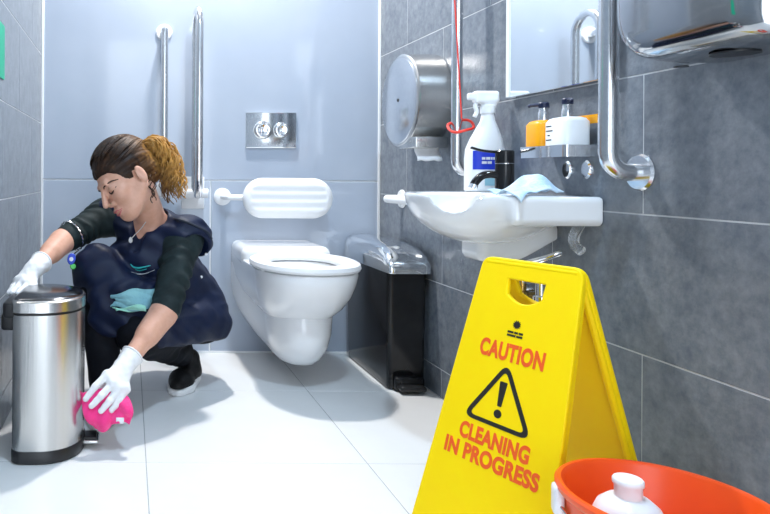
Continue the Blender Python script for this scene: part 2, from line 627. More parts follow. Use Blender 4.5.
# back wall: glossy panels with white joints
wall_back = structure('wall_back', box_me(XL - 0.1, XR + 0.1, YB + 0.006, YB + 0.12, -0.06, CEIL), 'white_trim',
                      'glossy pale blue-grey panelled wall behind the toilet')
ZJ = 0.754
XJ = 0.358
for (a, b, c, d) in ((XL, XR, ZJ, CEIL), (XL, XJ, 0, ZJ), (XJ, XR, 0, ZJ)):
    obj('panel', box_me(a + 0.004, b - 0.004, YB, YB + 0.006, c + 0.004, d - 0.004, 0.0012, 2), 'panel', wall_back)
for i, x in enumerate((XL + 0.007, XR - 0.004)):
    t = structure('trim_%d' % (i + 1), box_me(x - 0.007, x + 0.004, YB - 0.007, YB, 0.0, CEIL, 0.002, 2), 'white_trim',
                  ['white sealing strip in the corner beside the left wall', 'white sealing strip in the corner beside the right wall'][i])
t = structure('baseboard_back', box_me(XL + 0.01, XR - 0.01, YB - 0.005, YB, 0.0, 0.008, 0.0015, 2), 'white_trim', 'thin white seal where the back wall meets the floor')

# wall with the open doorway the photographer stands in
wf = structure('wall_front', box_me(XL - 0.1, -0.22, YF - 0.1, YF, -0.06, CEIL), 'ceiling', 'plain white wall around the open doorway')
structure('wall_front', box_me(0.80, XR + 0.1, YF - 0.1, YF, -0.06, CEIL), 'ceiling', 'plain white wall around the open doorway', wf)
structure('wall_front', box_me(-0.22, 0.80, YF - 0.1, YF, 2.10, CEIL), 'ceiling', 'plain white wall around the open doorway', wf)

# ceiling downlights
for i, (x, y, wt, dia, c) in enumerate(LAMPS):
    e = empty('ceiling_downlight', (x, y, CEIL), ['round recessed downlight in the ceiling above the toilet end',
                                                  'round recessed downlight in the ceiling near the doorway'][i], 'downlight', 'ceiling downlights')
    r = dia / 2
    obj('rim', lathe_me([(r + 0.002, -0.012), (r + 0.02, -0.010), (r + 0.024, 0.0), (r + 0.002, 0.0)], 32, (x, y, CEIL)), 'white_trim', e, True)
    obj('diffuser', lathe_me([(0, -0.004), (r, -0.004), (r, 0.0), (0, 0.0)], 32, (x, y, CEIL)), 'lamp', e, True)
    ld = bpy.data.lights.new('downlight', 'AREA')
    ld.shape = 'DISK'
    ld.size = dia
    ld.energy = wt
    ld.color = c
    lo = bpy.data.objects.new('downlight_lamp', ld)
    COL.objects.link(lo)
    lo.location = (x, y, CEIL - 0.02)
    lo.parent = e
    lo.matrix_parent_inverse = e.matrix_world.inverted()

# ================================================================== TOILET
TX = 0.64
toilet = empty('toilet', (TX, YB - 0.3, 0), 'white porcelain wall-hung toilet with open seat', 'toilet')


def egg(z, yf, hf, hr, yc, yb, n=40):
    """outline: wall side straight, front a half ellipse"""
    pts = []
    pts.append((TX + hr, yb, z))
    for k in range(1, 6):
        t = k / 6
        s_ = t * t * (3 - 2 * t)
        pts.append((TX + hr + (hf - hr) * s_, yb + (yc - yb) * t, z))
    for k in range(n + 1):
        a = PI * k / n
        ca, sa = math.cos(a), math.sin(a)
        pts.append((TX + hf * math.copysign(abs(ca) ** 0.9, ca), yc - (yc - yf) * abs(sa) ** 0.9, z))
    for k in range(5, 0, -1):
        t = k / 6
        s_ = t * t * (3 - 2 * t)
        pts.append((TX - hr - (hf - hr) * s_, yb + (yc - yb) * t, z))
    pts.append((TX - hr, yb, z))
    return pts


W = YB - 0.002
# upper bowl (outer wall, rim, inner bowl)
rings = [egg(.225, 2.50, .06, .07, 2.58, W), egg(.235, 2.43, .10, .12, 2.55, W), egg(.26, 2.365, .125, .145, 2.52, W),
         egg(.30, 2.30, .150, .168, 2.49, W),
         egg(.35, 2.245, .170, .182, 2.46, W), egg(.40, 2.215, .180, .188, 2.44, W), egg(.432, 2.205, .183, .19, 2.43, W),
         egg(.440, 2.207, .182, .19, 2.43, W), egg(.444, 2.215, .175, .188, 2.43, W)]
obj('pan', loft_me(rings, True, True), 'porcelain', toilet, True)
# lower trap lobe
rings = [egg(.075, 2.51, .03, .05, 2.60, W), egg(.077, 2.45, .055, .065, 2.58, W), egg(.088, 2.415, .075, .085, 2.56, W),
         egg(.11, 2.385, .092, .10, 2.55, W), egg(.15, 2.355, .108, .13, 2.54, W), egg(.20, 2.335, .119, .16, 2.54, W),
         egg(.26, 2.34, .124, .182, 2.54, W), egg(.31, 2.37, .122, .19, 2.56, W), egg(.40, 2.45, .12, .19, 2.6, W)]
obj('trap_cover', loft_me(rings), 'porcelain', toilet, True)
# rear ledge
fd = Field((TX - .24, 2.56, .40), (TX + .24, 2.93, .54), 0.004)
fd.rbox((TX - .012, 2.78, .452), (.178, .155, .043), .032, k=0)
fd.cut((0, W, 0), (0, 1, 0))
obj('rear_ledge', fd.mesh(), 'porcelain', toilet, True)


def seat_ring(z, gro, gri, yc, yf, hf, yb):
    out = []
    n = 56
    for k in range(n):
        a = 2 * PI * k / n
        ca, sa = math.cos(a), math.sin(a)
        x = hf * math.copysign(abs(ca) ** 0.85, ca)
        y = -(yc - yf) * sa if sa > 0 else (yb - yc) * abs(sa) ** 0.75
        out.append((TX + x, yc + y, z))
    return out


def sring(z, d):  # d inset
    return seat_ring(z, 0, 0, 2.42, 2.195 + d, .192 - d, 2.645 - d)


rs = [sring(.447, .004), sring(.455, 0), sring(.468, .003), sring(.473, .012), sring(.474, .03), sring(.470, .058), sring(.462, .068),
      sring(.450, .066), sring(.447, .06), sring(.447, .004)]
obj('seat', loft_me(rs, False, False), 'white_plastic', toilet, True)
rs = [sring(.446, .055), sring(.42, .062), sring(.36, .08), sring(.31, .11), sring(.29, .15)]
rs2 = [sring(.446, .05), sring(.42, .052), sring(.36, .07), sring(.30, .10), sring(.28, .15)][::-1]
obj('bowl_interior', loft_me(rs, False, True), 'porcelain', toilet, True)
for sx in (-1, 1):
    obj('hinge', lathe_me([(0, -.012), (.014, -.012), (.016, -.008), (.016, .008), (.014, .012), (0, .012)], 20, (TX + sx * .075, 2.645, .47), (1, 0, 0)), 'white_plastic', toilet, True)
    obj('buffer', box_me(TX + sx * .16 - .01, TX + sx * .16 + .01, 2.33, 2.36, .440, .449, .003), 'white_plastic', toilet, True)

# ---- backrest pad on its bracket
back = empty('back_support_pad', (TX, YB, .68), 'white ribbed padded backrest on a wall bracket above the toilet', 'backrest')
PXc, PYc, PZc = 0.668, 2.795, 0.682
fd = Field((PXc - .21, PYc - .05, PZc - .11), (PXc + .21, PYc + .05, PZc + .11), 0.0035)
fd.cap((PXc - .105, PYc, PZc), (PXc + .105, PYc, PZc), .085, k=0)
X, Y, Z = fd.ax[0][:, None, None], fd.ax[1][None, :, None], fd.ax[2][None, None, :]
rib = 0.0013 * np.cos((Z - PZc) / .034 * 2 * PI) * (np.abs(X - PXc) < .155)
dy = np.abs(Y - PYc) - .024 + np.maximum(fd.v + .02, 0) * 0.6 + rib * (Y < PYc)
hh = np.maximum(.014 - np.abs(fd.v - dy), 0) / .014
fd.v = (np.maximum(fd.v, dy) + hh * hh * .014 * .25).astype(np.float32)
obj('cushion', fd.mesh(), 'pad', back, True)
obj('support_bar', tube_me([(.41, YB - .012, .683), (.41, YB - .06, .683), (.425, PYc + .028, .683), (.50, PYc + .02, .683), (.78, PYc + .02, .683)], .0125, 14), 'white_plastic', back, True)
obj('wall_flange', lathe_me([(0, 0), (.038, 0), (.038, .006), (.030, .012), (.014, .013), (0, .013)], 28, (.41, YB, .683), (0, -1, 0)), 'white_plastic', back, True)

# ---- flush plate
fp = empty('flush_plate', (.62, YB, .97), 'polished chrome dual flush plate on the wall above the toilet', 'flush plate')
obj('plate', box_me(.508, .730, YB - .012, YB, .897, 1.053, .003, 2), 'chrome', fp)
for bx_, rr in ((.583, .036), (.664, .031)):
    b_ = obj('button', lathe_me([(rr, 0), (rr, .004), (rr - .004, .008), (rr - .010, .009), (rr - .016, .006), (0, .0045)], 36, (bx_, YB - .012, .975), (0, -1, 0)), 'chrome', fp, True)
    obj('button_rim', lathe_me([(rr + .004, 0), (rr + .004, .003), (rr + .001, .004), (rr + .001, 0)], 36, (bx_, YB - .012, .975), (0, -1, 0)), 'steel', b_, True)

# ================================================================== GRAB RAILS
def flange(p, ax, parent, r=.04, m='rail_steel'):
    return obj('wall_flange', lathe_me([(0, 0), (r, 0), (r, .004), (r - .004, .009), (.018, .010), (0, .010)], 28, p, ax), m, parent, True)


# folded-up drop-down rail (a loop standing off the wall)
RX = .280
fr = empty('folding_grab_rail', (RX, YB, .70), 'steel drop-down grab rail folded upright against the back wall', 'grab rail')
pts = [(RX, 2.70, .695)]
pts += [(RX, 2.665, .72), (RX, 2.66, .76), (RX, 2.66, 1.0), (RX, 2.66, 1.38)]
pts += [(RX, 2.735 - .075 * math.cos(a), 1.38 + .075 * math.sin(a)) for a in [PI * k / 10 for k in range(1, 10)]]
pts += [(RX, 2.81, 1.38), (RX, 2.81, 1.0), (RX, 2.81, .70)]
obj('rail_loop', tube_me(pts, .0165, 16), 'rail_steel', fr, True)
obj('hinge_barrel', tube_me([(RX - .055, 2.815, .70), (RX + .055, 2.815, .70)], .02, 18), 'white_plastic', fr, True)
obj('hinge_plate', box_me(RX - .05, RX + .05, YB - .012, YB, .63, .77, .005), 'white_plastic', fr, True)
obj('hinge_arm', box_me(RX - .025, RX + .025, 2.81, YB - .01, .68, .72, .004), 'white_plastic', fr, True)

# straight vertical rail left of it
vr = empty('vertical_grab_rail', (.15, YB, 1.0), 'slim straight vertical grab rail with round top flange on the back wall', 'grab rail')
X0 = .150
obj('rail_tube', tube_me(smooth_path([(X0, YB - .008, 1.40), (X0, YB - .05, 1.40), (X0, YB - .065, 1.385), (X0, YB - .065, 1.35), (X0, YB - .065, .8), (X0, YB - .065, .73),
                          (X0, YB - .05, .715), (X0, YB - .008, .715)], 4), .0155, 16), 'rail_steel', vr, True)
flange((X0, YB, 1.40), (0, -1, 0), vr, .036, 'white_plastic')
flange((X0, YB, .715), (0, -1, 0), vr, .036, 'white_plastic')


def wall_rail(name, y, z0, z1, label, r=.0165):
    e = empty(name, (XR, y, z0), label, 'grab rail')
    d = .072
    p = [(XR - .006, y, z0), (XR - .03, y, z0)]
    p += [(XR - d + .042 - .042 * math.sin(a), y, z0 + .042 - .042 * math.cos(a)) for a in [PI / 2 * k / 8 for k in range(0, 9)]]
    p += [(XR - d, y, (z0 + z1) / 2)]
    p += [(XR - d + .042 - .042 * math.cos(a), y, z1 - .042 + .042 * math.sin(a)) for a in [PI / 2 * k / 8 for k in range(0, 9)]]
    p += [(XR - .03, y, z1), (XR - .006, y, z1)]
    obj('rail_tube', tube_me(p, r, 20), 'rail_steel', e, True)
    for z in (z0, z1): flange((XR, y, z), (-1, 0, 0), e)
    return e


wall_rail('vertical_grab_rail', 1.425, .79, 1.42, 'thick bent steel grab rail between the soap bottles and the hand dryer', .0185)
wall_rail('vertical_grab_rail', 2.085, .79, 1.42, 'steel vertical grab rail behind the spray bottle, looped by the red cord')
# horizontal rail on the right wall
hr = empty('horizontal_grab_rail', (XR, 2.4, .685), 'white horizontal grab rail above the black bin, behind the basin', 'grab rail')
obj('rail_tube', tube_me(smooth_path([(XR - .006, 2.67, .687), (XR - .05, 2.67, .687), (XR - .066, 2.655, .687), (XR - .066, 2.62, .687), (XR - .066, 2.2, .687), (XR - .066, 2.12, .687),
                          (XR - .05, 2.105, .687), (XR - .006, 2.105, .687)], 4), .0155, 16), 'white_plastic', hr, True)
flange((XR, 2.67, .687), (-1, 0, 0), hr, .037, 'white_plastic')
flange((XR, 2.105, .687), (-1, 0, 0), hr, .037, 'white_plastic')

# ================================================================== EMERGENCY CORD
cord = empty('emergency_pull_cord', (.95, 2.06, CEIL), 'thin red emergency cord with a red ring hooked on the grab rail', 'pull cord')
top = Vector((.93, 2.05, CEIL))
ring_c = Vector((XR - .072, 2.062, .935))
obj('cord_line', tube_me([top, ring_c + Vector((-.006, -.02, .02))], .0022, 8), 'red_cord', cord, True)
obj('ceiling_rose', lathe_me([(0, -.03), (.03, -.026), (.04, -.01), (.042, 0), (0, 0)], 24, top), 'white_plastic', cord, True)
pts = []
for k in range(30):
    a = 2 * PI * k / 30
    pts.append(ring_c + Vector((.036 * math.cos(a), .036 * math.sin(a) - .002, .020 * math.sin(a + .5) + .003 * math.sin(3 * a))))
obj('ring', tube_me(pts, .0042, 8, True), 'red_cord', cord, True)

# ================================================================== PAPER DISPENSER
pd = empty('toilet_paper_dispenser', (XR, 2.42, 1.05), 'round brushed steel toilet paper dispenser on the slate wall', 'paper dispenser')
c0 = (XR, 2.42, 1.052)
R_ = .168
obj('drum', lathe_me([(R_ - .004, 0.0), (R_, .004), (R_, .112), (R_ - .004, .116), (R_ - .012, .118)], 64, c0, (-1, 0, 0)), 'steel', pd, True)
obj('front_cover', lathe_me([(R_ - .012, .110), (R_ - .012, .119), (R_ - .016, .121), (0, .121)], 64, c0, (-1, 0, 0)), 'rail_steel', pd, True)
obj('lock', lathe_me([(0, 0), (.006, 0), (.006, .002), (0, .002)], 14, (XR - .121, 2.42, 1.055), (-1, 0, 0)), 'black_plastic', pd)
obj('outlet', box_me(XR - .116, XR - .004, 2.28, 2.42, .876, .915, .004), 'steel', pd, True)
# hanging paper end
V, F = [], []
for i in range(9):
    for j in range(7):
        V.append((XR - .10 + .085 * j / 6, 2.325 + .008 * math.sin(i * .7) - .002 * i, .884 - .052 * i / 8 + .002 * math.sin(j * 2)))
for i in range(8):
    for j in range(6):
        F.append((i * 7 + j, i * 7 + j + 1, (i + 1) * 7 + j + 1, (i + 1) * 7 + j))
pp = obj('paper_end', pydata(V, F), 'paper', pd, True)
pp.modifiers.new('s', 'SOLIDIFY').thickness = .0015

# ================================================================== WASHBASIN
bs = empty('washbasin', (XR, 1.76, .6), 'white ceramic wall-mounted washbasin with black tap and chrome trap', 'washbasin')
fd = Field((.70, 1.50, .54), (1.105, 2.06, .76), .0035)
fd.rbox((1.02, 1.775, .7), (.13, .24, .036), .016, k=0)
fd.ell((.935, 1.765, .738), (.183, .215, .137), k=.03)
fd.cut((0, 0, .735), (0, 0, 1), .008)
fd.cut((1.0985, 0, 0), (1, 0, 0))
fd.ell((.885, 1.725, .742), (.118, .145, .10), k=.015, sub=True)
obj('basin', fd.mesh(), 'porcelain', bs, True)
fd = Field((.86, 1.60, .52), (1.105, 1.94, .70), .0035)
fd.rbox((1.025, 1.755, .610), (.125, .055, .052), .022, k=0)
fd.cut((1.0, 0, .560), (.5, 0, -.87), .01)
fd.cut((1.0985, 0, 0), (1, 0, 0))
obj('trap_shroud', fd.mesh(), 'porcelain', bs, True)
obj('basin_waste', lathe_me([(0, 0), (.022, 0), (.024, .003), (.020, .005), (0, .005)], 24, (.885, 1.725, .640)), 'chrome', bs, True)
# tap
tx, ty = 1.018, 1.80
tap = obj('tap', lathe_me([(.026, 0), (.026, .004), (.0235, .006), (.0235, .078), (.0225, .0785), (.0225, .080), (.0235, .0805), (.0235, .112), (.021, .115), (0, .115)], 32, (tx, ty, .735)), 'black', bs, True)
obj('tap_seam', lathe_me([(.0238, 0), (.0238, .0016), (.0225, .0018), (.0225, -.0002)], 32, (tx, ty, .8135)), 'chrome', tap, True)
obj('spout', tube_me(smooth_path([(tx - .012, ty, .783), (tx - .04, ty, .785), (tx - .062, ty, .780), (tx - .078, ty, .765), (tx - .084, ty, .754)], 5), .0105, 16), 'black', tap, True)
obj('aerator', lathe_me([(.0085, 0), (.0112, 0), (.0112, .012), (.0085, .012)], 20, (tx - .0825, ty, .7565), (-.4, 0, -.9)), 'chrome', tap, True)
obj('lever', tube_me(smooth_path([(tx + .01, ty, .846), (tx - .03, ty, .846), (tx - .065, ty, .850), (tx - .09, ty, .857)], 5), .0065, 10, flat=.6), 'black', tap, True)
# plumbing
obj('flexible_hose', tube_me(smooth_path([(1.02, 1.70, .56), (1.04, 1.655, .578), (1.065, 1.64, .592), (1.085, 1.66, .588), (1.07, 1.69, .572), (1.03, 1.71, .54), (1.025, 1.73, .49)], 6), .006, 10), 'chrome', bs, True)
obj('trap_pipe', tube_me(smooth_path([(1.0, 1.80, .57), (1.0, 1.80, .50), (1.0, 1.795, .455), (1.03, 1.79, .435), (1.05, 1.785, .455), (1.06, 1.78, .475), (1.096, 1.78, .478)], 5), .016, 14), 'chrome', bs, True)
v_ = obj('valve', lathe_me([(0, 0), (.012, 0), (.012, .02), (.017, .022), (.017, .040), (.011, .043), (.011, .07), (0, .07)], 16, (1.025, 1.73, .44)), 'brass', bs, True)
obj('valve_stem', tube_me([(1.025, 1.73, .47), (1.097, 1.73, .47)], .009, 12), 'brass', v_, True)
v_ = obj('valve', lathe_me([(0, 0), (.012, 0), (.012, .02), (.017, .022), (.017, .040), (.011, .043), (.011, .09), (0, .09)], 16, (1.03, 1.66, .44)), 'chrome', bs, True)
obj('valve_stem', tube_me([(1.03, 1.66, .465), (1.097, 1.66, .465)], .009, 12), 'white_plastic', v_, True)
obj('mounting_bracket', tube_me(smooth_path([(1.092, 1.60, .672), (1.075, 1.60, .64), (1.075, 1.60, .615), (1.092, 1.60, .60)], 4), .012, 10), 'clear', bs, True)

# pale blue cloth on the rim
def sheet(name, fn, nu, nv, m, parent, th=.003):
    V = [fn(i / (nu - 1), j / (nv - 1)) for i in range(nu) for j in range(nv)]
    F = [(i * nv + j, i * nv + j + 1, (i + 1) * nv + j + 1, (i + 1) * nv + j) for i in range(nu - 1) for j in range(nv - 1)]
    o = obj(name, pydata(V, F), m, parent, True)
    sm = o.modifiers.new('s', 'SOLIDIFY')
    sm.thickness = th
    return o


def cl1(u, v):
    # lies on the near ledge, crumpled to a peak at the right and trailing over the front
    p = Vector((.885, 1.545, 0)).lerp(Vector((1.01, 1.610, 0)), u)
    pr = Vector((-.46, .89, 0))
    p += pr * ((v - .35) * (.085 + .035 * u) + .006 * math.sin(6 * u))
    hump = math.exp(-((u - .72) / .20) ** 2) * .040 * math.sin(PI * min(1, v * 1.05 + .02)) ** .8
    z = .7415 + hump + .006 * abs(math.sin(8 * u + 4 * v)) + .003 * math.sin(15 * v + 5 * u)
    if p.y < 1.545 and v < .4: z -= (1.545 - p.y) * .8
    return (p.x, p.y, z)


tag(sheet('cleaning_cloth', cl1, 34, 30, 'pale_blue', None, .003), 'crumpled pale blue and white cloth lying on the basin edge', 'cloth')

# spray bottle
sb = empty('spray_bottle', (1.03, 1.935, .735), 'white trigger spray bottle with blue label standing on the basin', 'spray bottle')
bx0, by0 = 1.036, 1.935


def oval(z, rx, ry, n=36, ox=0, p=.8):
    return [(bx0 + ox + rx * math.copysign(abs(math.cos(a)) ** p, math.cos(a)), by0 + ry * math.copysign(abs(math.sin(a)) ** p, math.sin(a)), z) for a in [2 * PI * k / n for k in range(n)]]


z0 = .735
rings = [oval(z0, .050, .032), oval(z0 + 0.0038, .055, .036), oval(z0 + 0.0955, .055, .037), oval(z0 + 0.1241, .052, .036), oval(z0 + 0.1528, .043, .032, ox=.003),
         oval(z0 + 0.1815, .030, .026, ox=.006), oval(z0 + 0.2053, .020, .020, ox=.008, p=1), oval(z0 + 0.2244, .0165, .0165, ox=.008, p=1), oval(z0 + 0.2387, .0165, .0165, ox=.008, p=1)]
obj('bottle_body', loft_me(rings), 'white_plastic', sb, True)
obj('collar', lathe_me([(0, 0), (.020, 0), (.020, .022), (.017, .025), (0, .025)], 24, (bx0 + .008, by0, z0 + 0.2273)), 'white_plastic', sb, True)
fd = Field((bx0 - .08, by0 - .03, z0 + 0.2292), (bx0 + .08, by0 + .03, z0 + 0.3151), .002)
fd.rbox((bx0 + .002, by0, z0 + 0.2750), (.036, .014, .018), .009, k=0)
fd.rbox((bx0 + .012, by0, z0 + 0.2559), (.016, .013, .016), .006, k=.012)
fd.rbox((bx0 - .040, by0, z0 + 0.2769), (.010, .009, .010), .004, k=.004)
obj('spray_head', fd.mesh(), 'white_plastic', sb, True)
obj('trigger', tube_me(smooth_path([(bx0 - .022, by0, z0 + 0.2655), (bx0 - .028, by0, z0 + 0.2502), (bx0 - .024, by0, z0 + 0.2321), (bx0 - .030, by0, z0 + 0.2177)], 4), .006, 10), 'white_plastic', sb, True)


def label_patch(name, z_a, z_b, a0, a1, m, parent, e=.0008):
    V, F = [], []
    n = 14
    for z in (z_a, z_b):
        for k in range(n + 1):
            a = a0 + (a1 - a0) * k / n
            V.append((bx0 + (.055 + e) * math.copysign(abs(math.cos(a)) ** .8, math.cos(a)), by0 + (.0365 + e) * math.copysign(abs(math.sin(a)) ** .8, math.sin(a)), z))
    for k in range(n): F.append((k, k + 1, n + 2 + k, n + 1 + k))
    return obj(name, pydata(V, F), m, parent, True)


LB = label_patch('label', z0 + .064, z0 + .118, PI * 1.20, PI * 1.80, 'blue_label', sb)
label_patch('label_band', z0 + .018, z0 + .056, PI * 1.42, PI * 1.80, 'teal_label', sb)
# illegible white print, two rows of small word-shaped marks
for row, (zz, segs) in enumerate(((.092, (.010, .012, .004, .010)), (.080, (.014, .012)))):
    xx = bx0 - .028
    for L in segs:
        obj('print_mark', box_me(xx, xx + L, by0 - .0385, by0 - .0374, z0 + zz, z0 + zz + .0075, .0004, 1), 'white_print', LB)
        xx += L + .0022

# ================================================================== SOAP BOTTLES + HOLDER
hd = empty('soap_bottle_holder', (XR, 1.62, .83), 'chrome twin wall holder carrying the soap bottles above the basin', 'holder')
HX = 1.050
for yy in (1.672, 1.587):
    pass
out = [(HX - .040, 1.722), (HX - .040, 1.538), (XR - .002, 1.538), (XR - .002, 1.722)]
ol = round_poly(out, [.012, .012, .002, .002], 5)
inner = round_poly([(HX - .038, 1.720), (HX - .038, 1.540), (XR - .004, 1.540), (XR - .004, 1.720)], [.011, .011, .002, .002], 5)
band = curve2d([ol, inner], .0125)
obj('band', xform(band, Matrix.Translation((0, 0, .842))), 'chrome', hd, True)
obj('shelf', xform(curve2d([ol], .0015), Matrix.Translation((0, 0, .828))), 'chrome', hd, True)
for yy in (1.655, 1.585):
    obj('mount', lathe_me([(0, 0), (.016, 0), (.016, .008), (.013, .012), (0, .012)], 28, (XR, yy, .797), (-1, 0, 0), 1.4, 1), 'chrome', hd, True)


def soap(y, m, label, w_, d_, spoutdir):
    e = empty('soap_bottle', (HX, y, .83), label, 'soap bottle', 'pump soap bottles in the wall holder')
    zb, h = .830, .092
    def rr(z, a, b):
        return [(HX + p[0], y + p[1], z) for p in round_poly([(-a, -b), (a, -b), (a, b), (-a, b)], min(a, b) * .55, 5)]
    rings = [rr(zb, d_ - .003, w_ - .003), rr(zb + .003, d_, w_), rr(zb + h - .012, d_, w_), rr(zb + h - .003, d_ - .006, w_ - .006), rr(zb + h, d_ - .014, w_ - .014)]
    obj('bottle_body', loft_me(rings), m, e, True)
    obj('neck', lathe_me([(.0125, 0), (.0125, .020), (.011, .023), (.011, .032), (0, .032)], 20, (HX, y, zb + h - .001)), 'silver', e, True)
    hd_ = obj('pump_head', lathe_me([(0, 0), (.0115, 0), (.0125, .003), (.0125, .012), (.010, .015), (0, .015)], 20, (HX, y, zb + h + .031)), 'navy_pump', e, True)
    sd = Vector(spoutdir)
    a = Vector((HX, y, zb + h + .040))
    obj('pump_spout', tube_me([a, a + sd * .022, a + sd * .036 + Vector((0, 0, -.001)), a + sd * .043 + Vector((0, 0, -.005))], [.0055, .0045, .004, .0035], 10), 'navy_pump', hd_, True)
    return e


soap(1.683, 'soap_orange', 'orange pump soap bottle in the chrome holder, left of the white one', .032, .032, (-.75, .3, 0))
ws = soap(1.592, 'white_plastic', 'white pump soap bottle in the chrome holder, nearest the thick rail', .040, .034, (-.35, -.9, 0))
obj('back_label', box_me(HX + .0335, HX + .0352, 1.535, 1.630, .905, .926, .0005, 1), 'soap_orange', ws)
for k, (zz, a, b) in enumerate(((.900, 1.598, 1.618), (.889, 1.594, 1.618), (.878, 1.604, 1.612), (.867, 1.598, 1.618))):
    obj('print_mark', box_me(HX - .0345, HX - .0338, a, b, zz, zz + .0025, 0), 'lid_dark', ws)

# ================================================================== MIRROR
mr_ = empty('wall_mirror', (XR, 1.7, 1.005), 'tall frameless mirror on the slate wall above the soap bottles', 'mirror')
obj('backing', box_me(XR - .012, XR, 1.497, 1.897, 1.006, 1.90, .001, 1), 'white_trim', mr_)
obj('glass', box_me(XR - .018, XR - .012, 1.495, 1.899, 1.004, 1.902, .0008, 1), 'mirror', mr_)
obj('edge_strip', box_me(XR - .021, XR, 1.888, 1.906, 1.004, 1.902, .002, 1), 'white_trim', mr_)

# ================================================================== HAND DRYER
dr = empty('hand_dryer', (XR, 1.1, 1.0), 'polished chrome hand dryer with rounded cover at the upper right', 'hand dryer')
rings = []
# cover: rounded outline in the wall plane (Y-Z), domed away from the wall
outl = round_poly([(1.325, 1.30), (1.325, .992), (1.0, .992), (1.0, 1.30)], [.06, .11, .03, .06], 10)
cy_, cz_ = 1.1625, 1.146
for x, s_ in ((XR - .002, 1.0), (XR - .07, 1.0), (XR - .10, .985), (XR - .125, .95), (XR - .142, .88), (XR - .150, .76)):
    rings.append([(x, cy_ + (p[0] - cy_) * s_, max(cz_ + (p[1] - cz_) * s_, .992 + (1 - s_) * .06)) for p in outl])
obj('cover', loft_me(rings), 'dryer_steel', dr, True)
obj('nozzle', lathe_me([(.030, 0), (.034, 0), (.034, .003), (.030, .003)], 28, (XR - .07, 1.13, .993), (0, 0, -1)), 'black_plastic', dr, True)
obj('sensor_window', lathe_me([(0, 0), (.012, 0), (.012, .002), (0, .002)], 18, (XR - .045, 1.27, .9925), (0, 0, -1)), 'black', dr, True)

# ================================================================== GREEN SIGN on the left wall
gs = empty('wall_sign', (XL, 1.93, 1.15), 'small green safety sign at the edge of the left wall', 'sign')
obj('sign_plate', xform(curve2d([round_poly([(-.11, -.082), (.11, -.082), (.11, .082), (-.11, .082)], .006, 4)], .0015),
                        Matrix.Translation((XL + .002, 1.922, 1.147)) @ Matrix.Rotation(PI / 2, 4, 'Z') @ Matrix.Rotation(PI / 2, 4, 'X')), 'green_sign', gs)

# ================================================================== BLACK SANITARY BIN
sbn = empty('sanitary_bin', (1.0, 2.62, 0), 'slim black sanitary bin with shiny chrome lid between toilet and wall', 'bin')


def rrect(z, x0, x1, y0, y1, r):
    return [(p[0], p[1], z) for p in round_poly([(x0, y0), (x1, y0), (x1, y1), (x0, y1)], r, 6)]


rings = [rrect(.004, .948, 1.078, 2.415, 2.86, .02), rrect(.012, .945, 1.080, 2.41, 2.862, .022), rrect(.22, .942, 1.081, 2.405, 2.864, .022), rrect(.435, .940, 1.082, 2.40, 2.865, .022)]
obj('body', loft_me(rings), 'black', sbn, True)
# lid: sections across X, along Y
rings = []
for y, zt, ins in ((2.376, .445, .022), (2.378, .452, .012), (2.384, .465, .004), (2.398, .484, .001), (2.43, .506, 0), (2.49, .522, 0), (2.60, .530, 0), (2.78, .532, 0), (2.86, .530, .001), (2.876, .522, .006), (2.882, .50, .016)):
    x0, x1, zb = .930 + ins, 1.090 - ins, .428
    pr = round_poly([(x0, zb), (x1, zb), (x1, zt), (x0, zt)], [.003, .003, min(.05, (zt - zb) * .8), min(.05, (zt - zb) * .8)], 8)
    rings.append([(p[0], y, p[1]) for p in pr])
obj('lid', loft_me(rings), 'chrome', sbn, True)
obj('pedal', box_me(.970, 1.062, 2.352, 2.41, .010, .030, .008, 3), 'black_plastic', sbn, True)
obj('pedal_housing', box_me(.962, 1.070, 2.385, 2.43, .004, .055, .012, 3), 'black', sbn, True)

# ================================================================== STEEL PEDAL BIN
pb = empty('pedal_bin', (-.24, 1.91, 0), 'brushed steel semi-round pedal bin with dark lid under her gloved hand', 'bin')


def dsec(z, g=0.0, n=26):
    xb, yc, hy, dx = -.314 - g * .3, 1.912, .135 + g, .055
    pts = []
    # back corners rounded, straight run, then half ellipse towards +X
    r = .03
    for k in range(7):
        a = PI + (-PI / 2) * k / 6
        pts.append((xb + r + r * math.cos(a), yc + hy - r + r * math.sin(a), z))
    for k in range(n + 1):
        a = PI / 2 - PI * k / n
        pts.append((xb + dx + (.134 + g) * abs(math.cos(a)) ** .85, yc + hy * math.copysign(abs(math.sin(a)) ** .9, math.sin(a)), z))
    for k in range(7):
        a = -PI / 2 - (PI / 2) * k / 6
        pts.append((xb + r + r * math.cos(a), yc - hy + r + r * math.sin(a), z))
    return pts


obj('base', loft_me([dsec(.001, .002), dsec(.004, .005), dsec(.030, .005), dsec(.034, .002)]), 'black_plastic', pb, True)
obj('body', loft_me([dsec(.034, 0), dsec(.398, 0)]), 'steel', pb, True)
obj('seal', loft_me([dsec(.398, -.004), dsec(.405, -.004)]), 'black_plastic', pb, True)
lid = obj('lid_rim', loft_me([dsec(.404, .001), dsec(.406, .004), dsec(.432, .002), dsec(.436, -.003), dsec(.437, -.008)]), 'steel', pb, True)
obj('lid_top', loft_me([dsec(.436, -.007), dsec(.4405, -.012), dsec(.446, -.035), dsec(.450, -.07)]), 'lid_dark', lid, True)
obj('hinge', box_me(-.342, -.301, 1.80, 2.02, .385, .430, .010, 3), 'black_plastic', pb, True)
obj('hinge_cover', box_me(-.352, -.311, 1.83, 1.99, .345, .392, .010, 3), 'black_plastic', pb, True)
pe = obj('pedal', box_me(-.135, -.082, 1.882, 1.950, .012, .024, .005, 3), 'steel', pb, True)
obj('pedal_rubber', box_me(-.130, -.088, 1.888, 1.944, .0235, .030, .003, 2), 'black_plastic', pe, True)

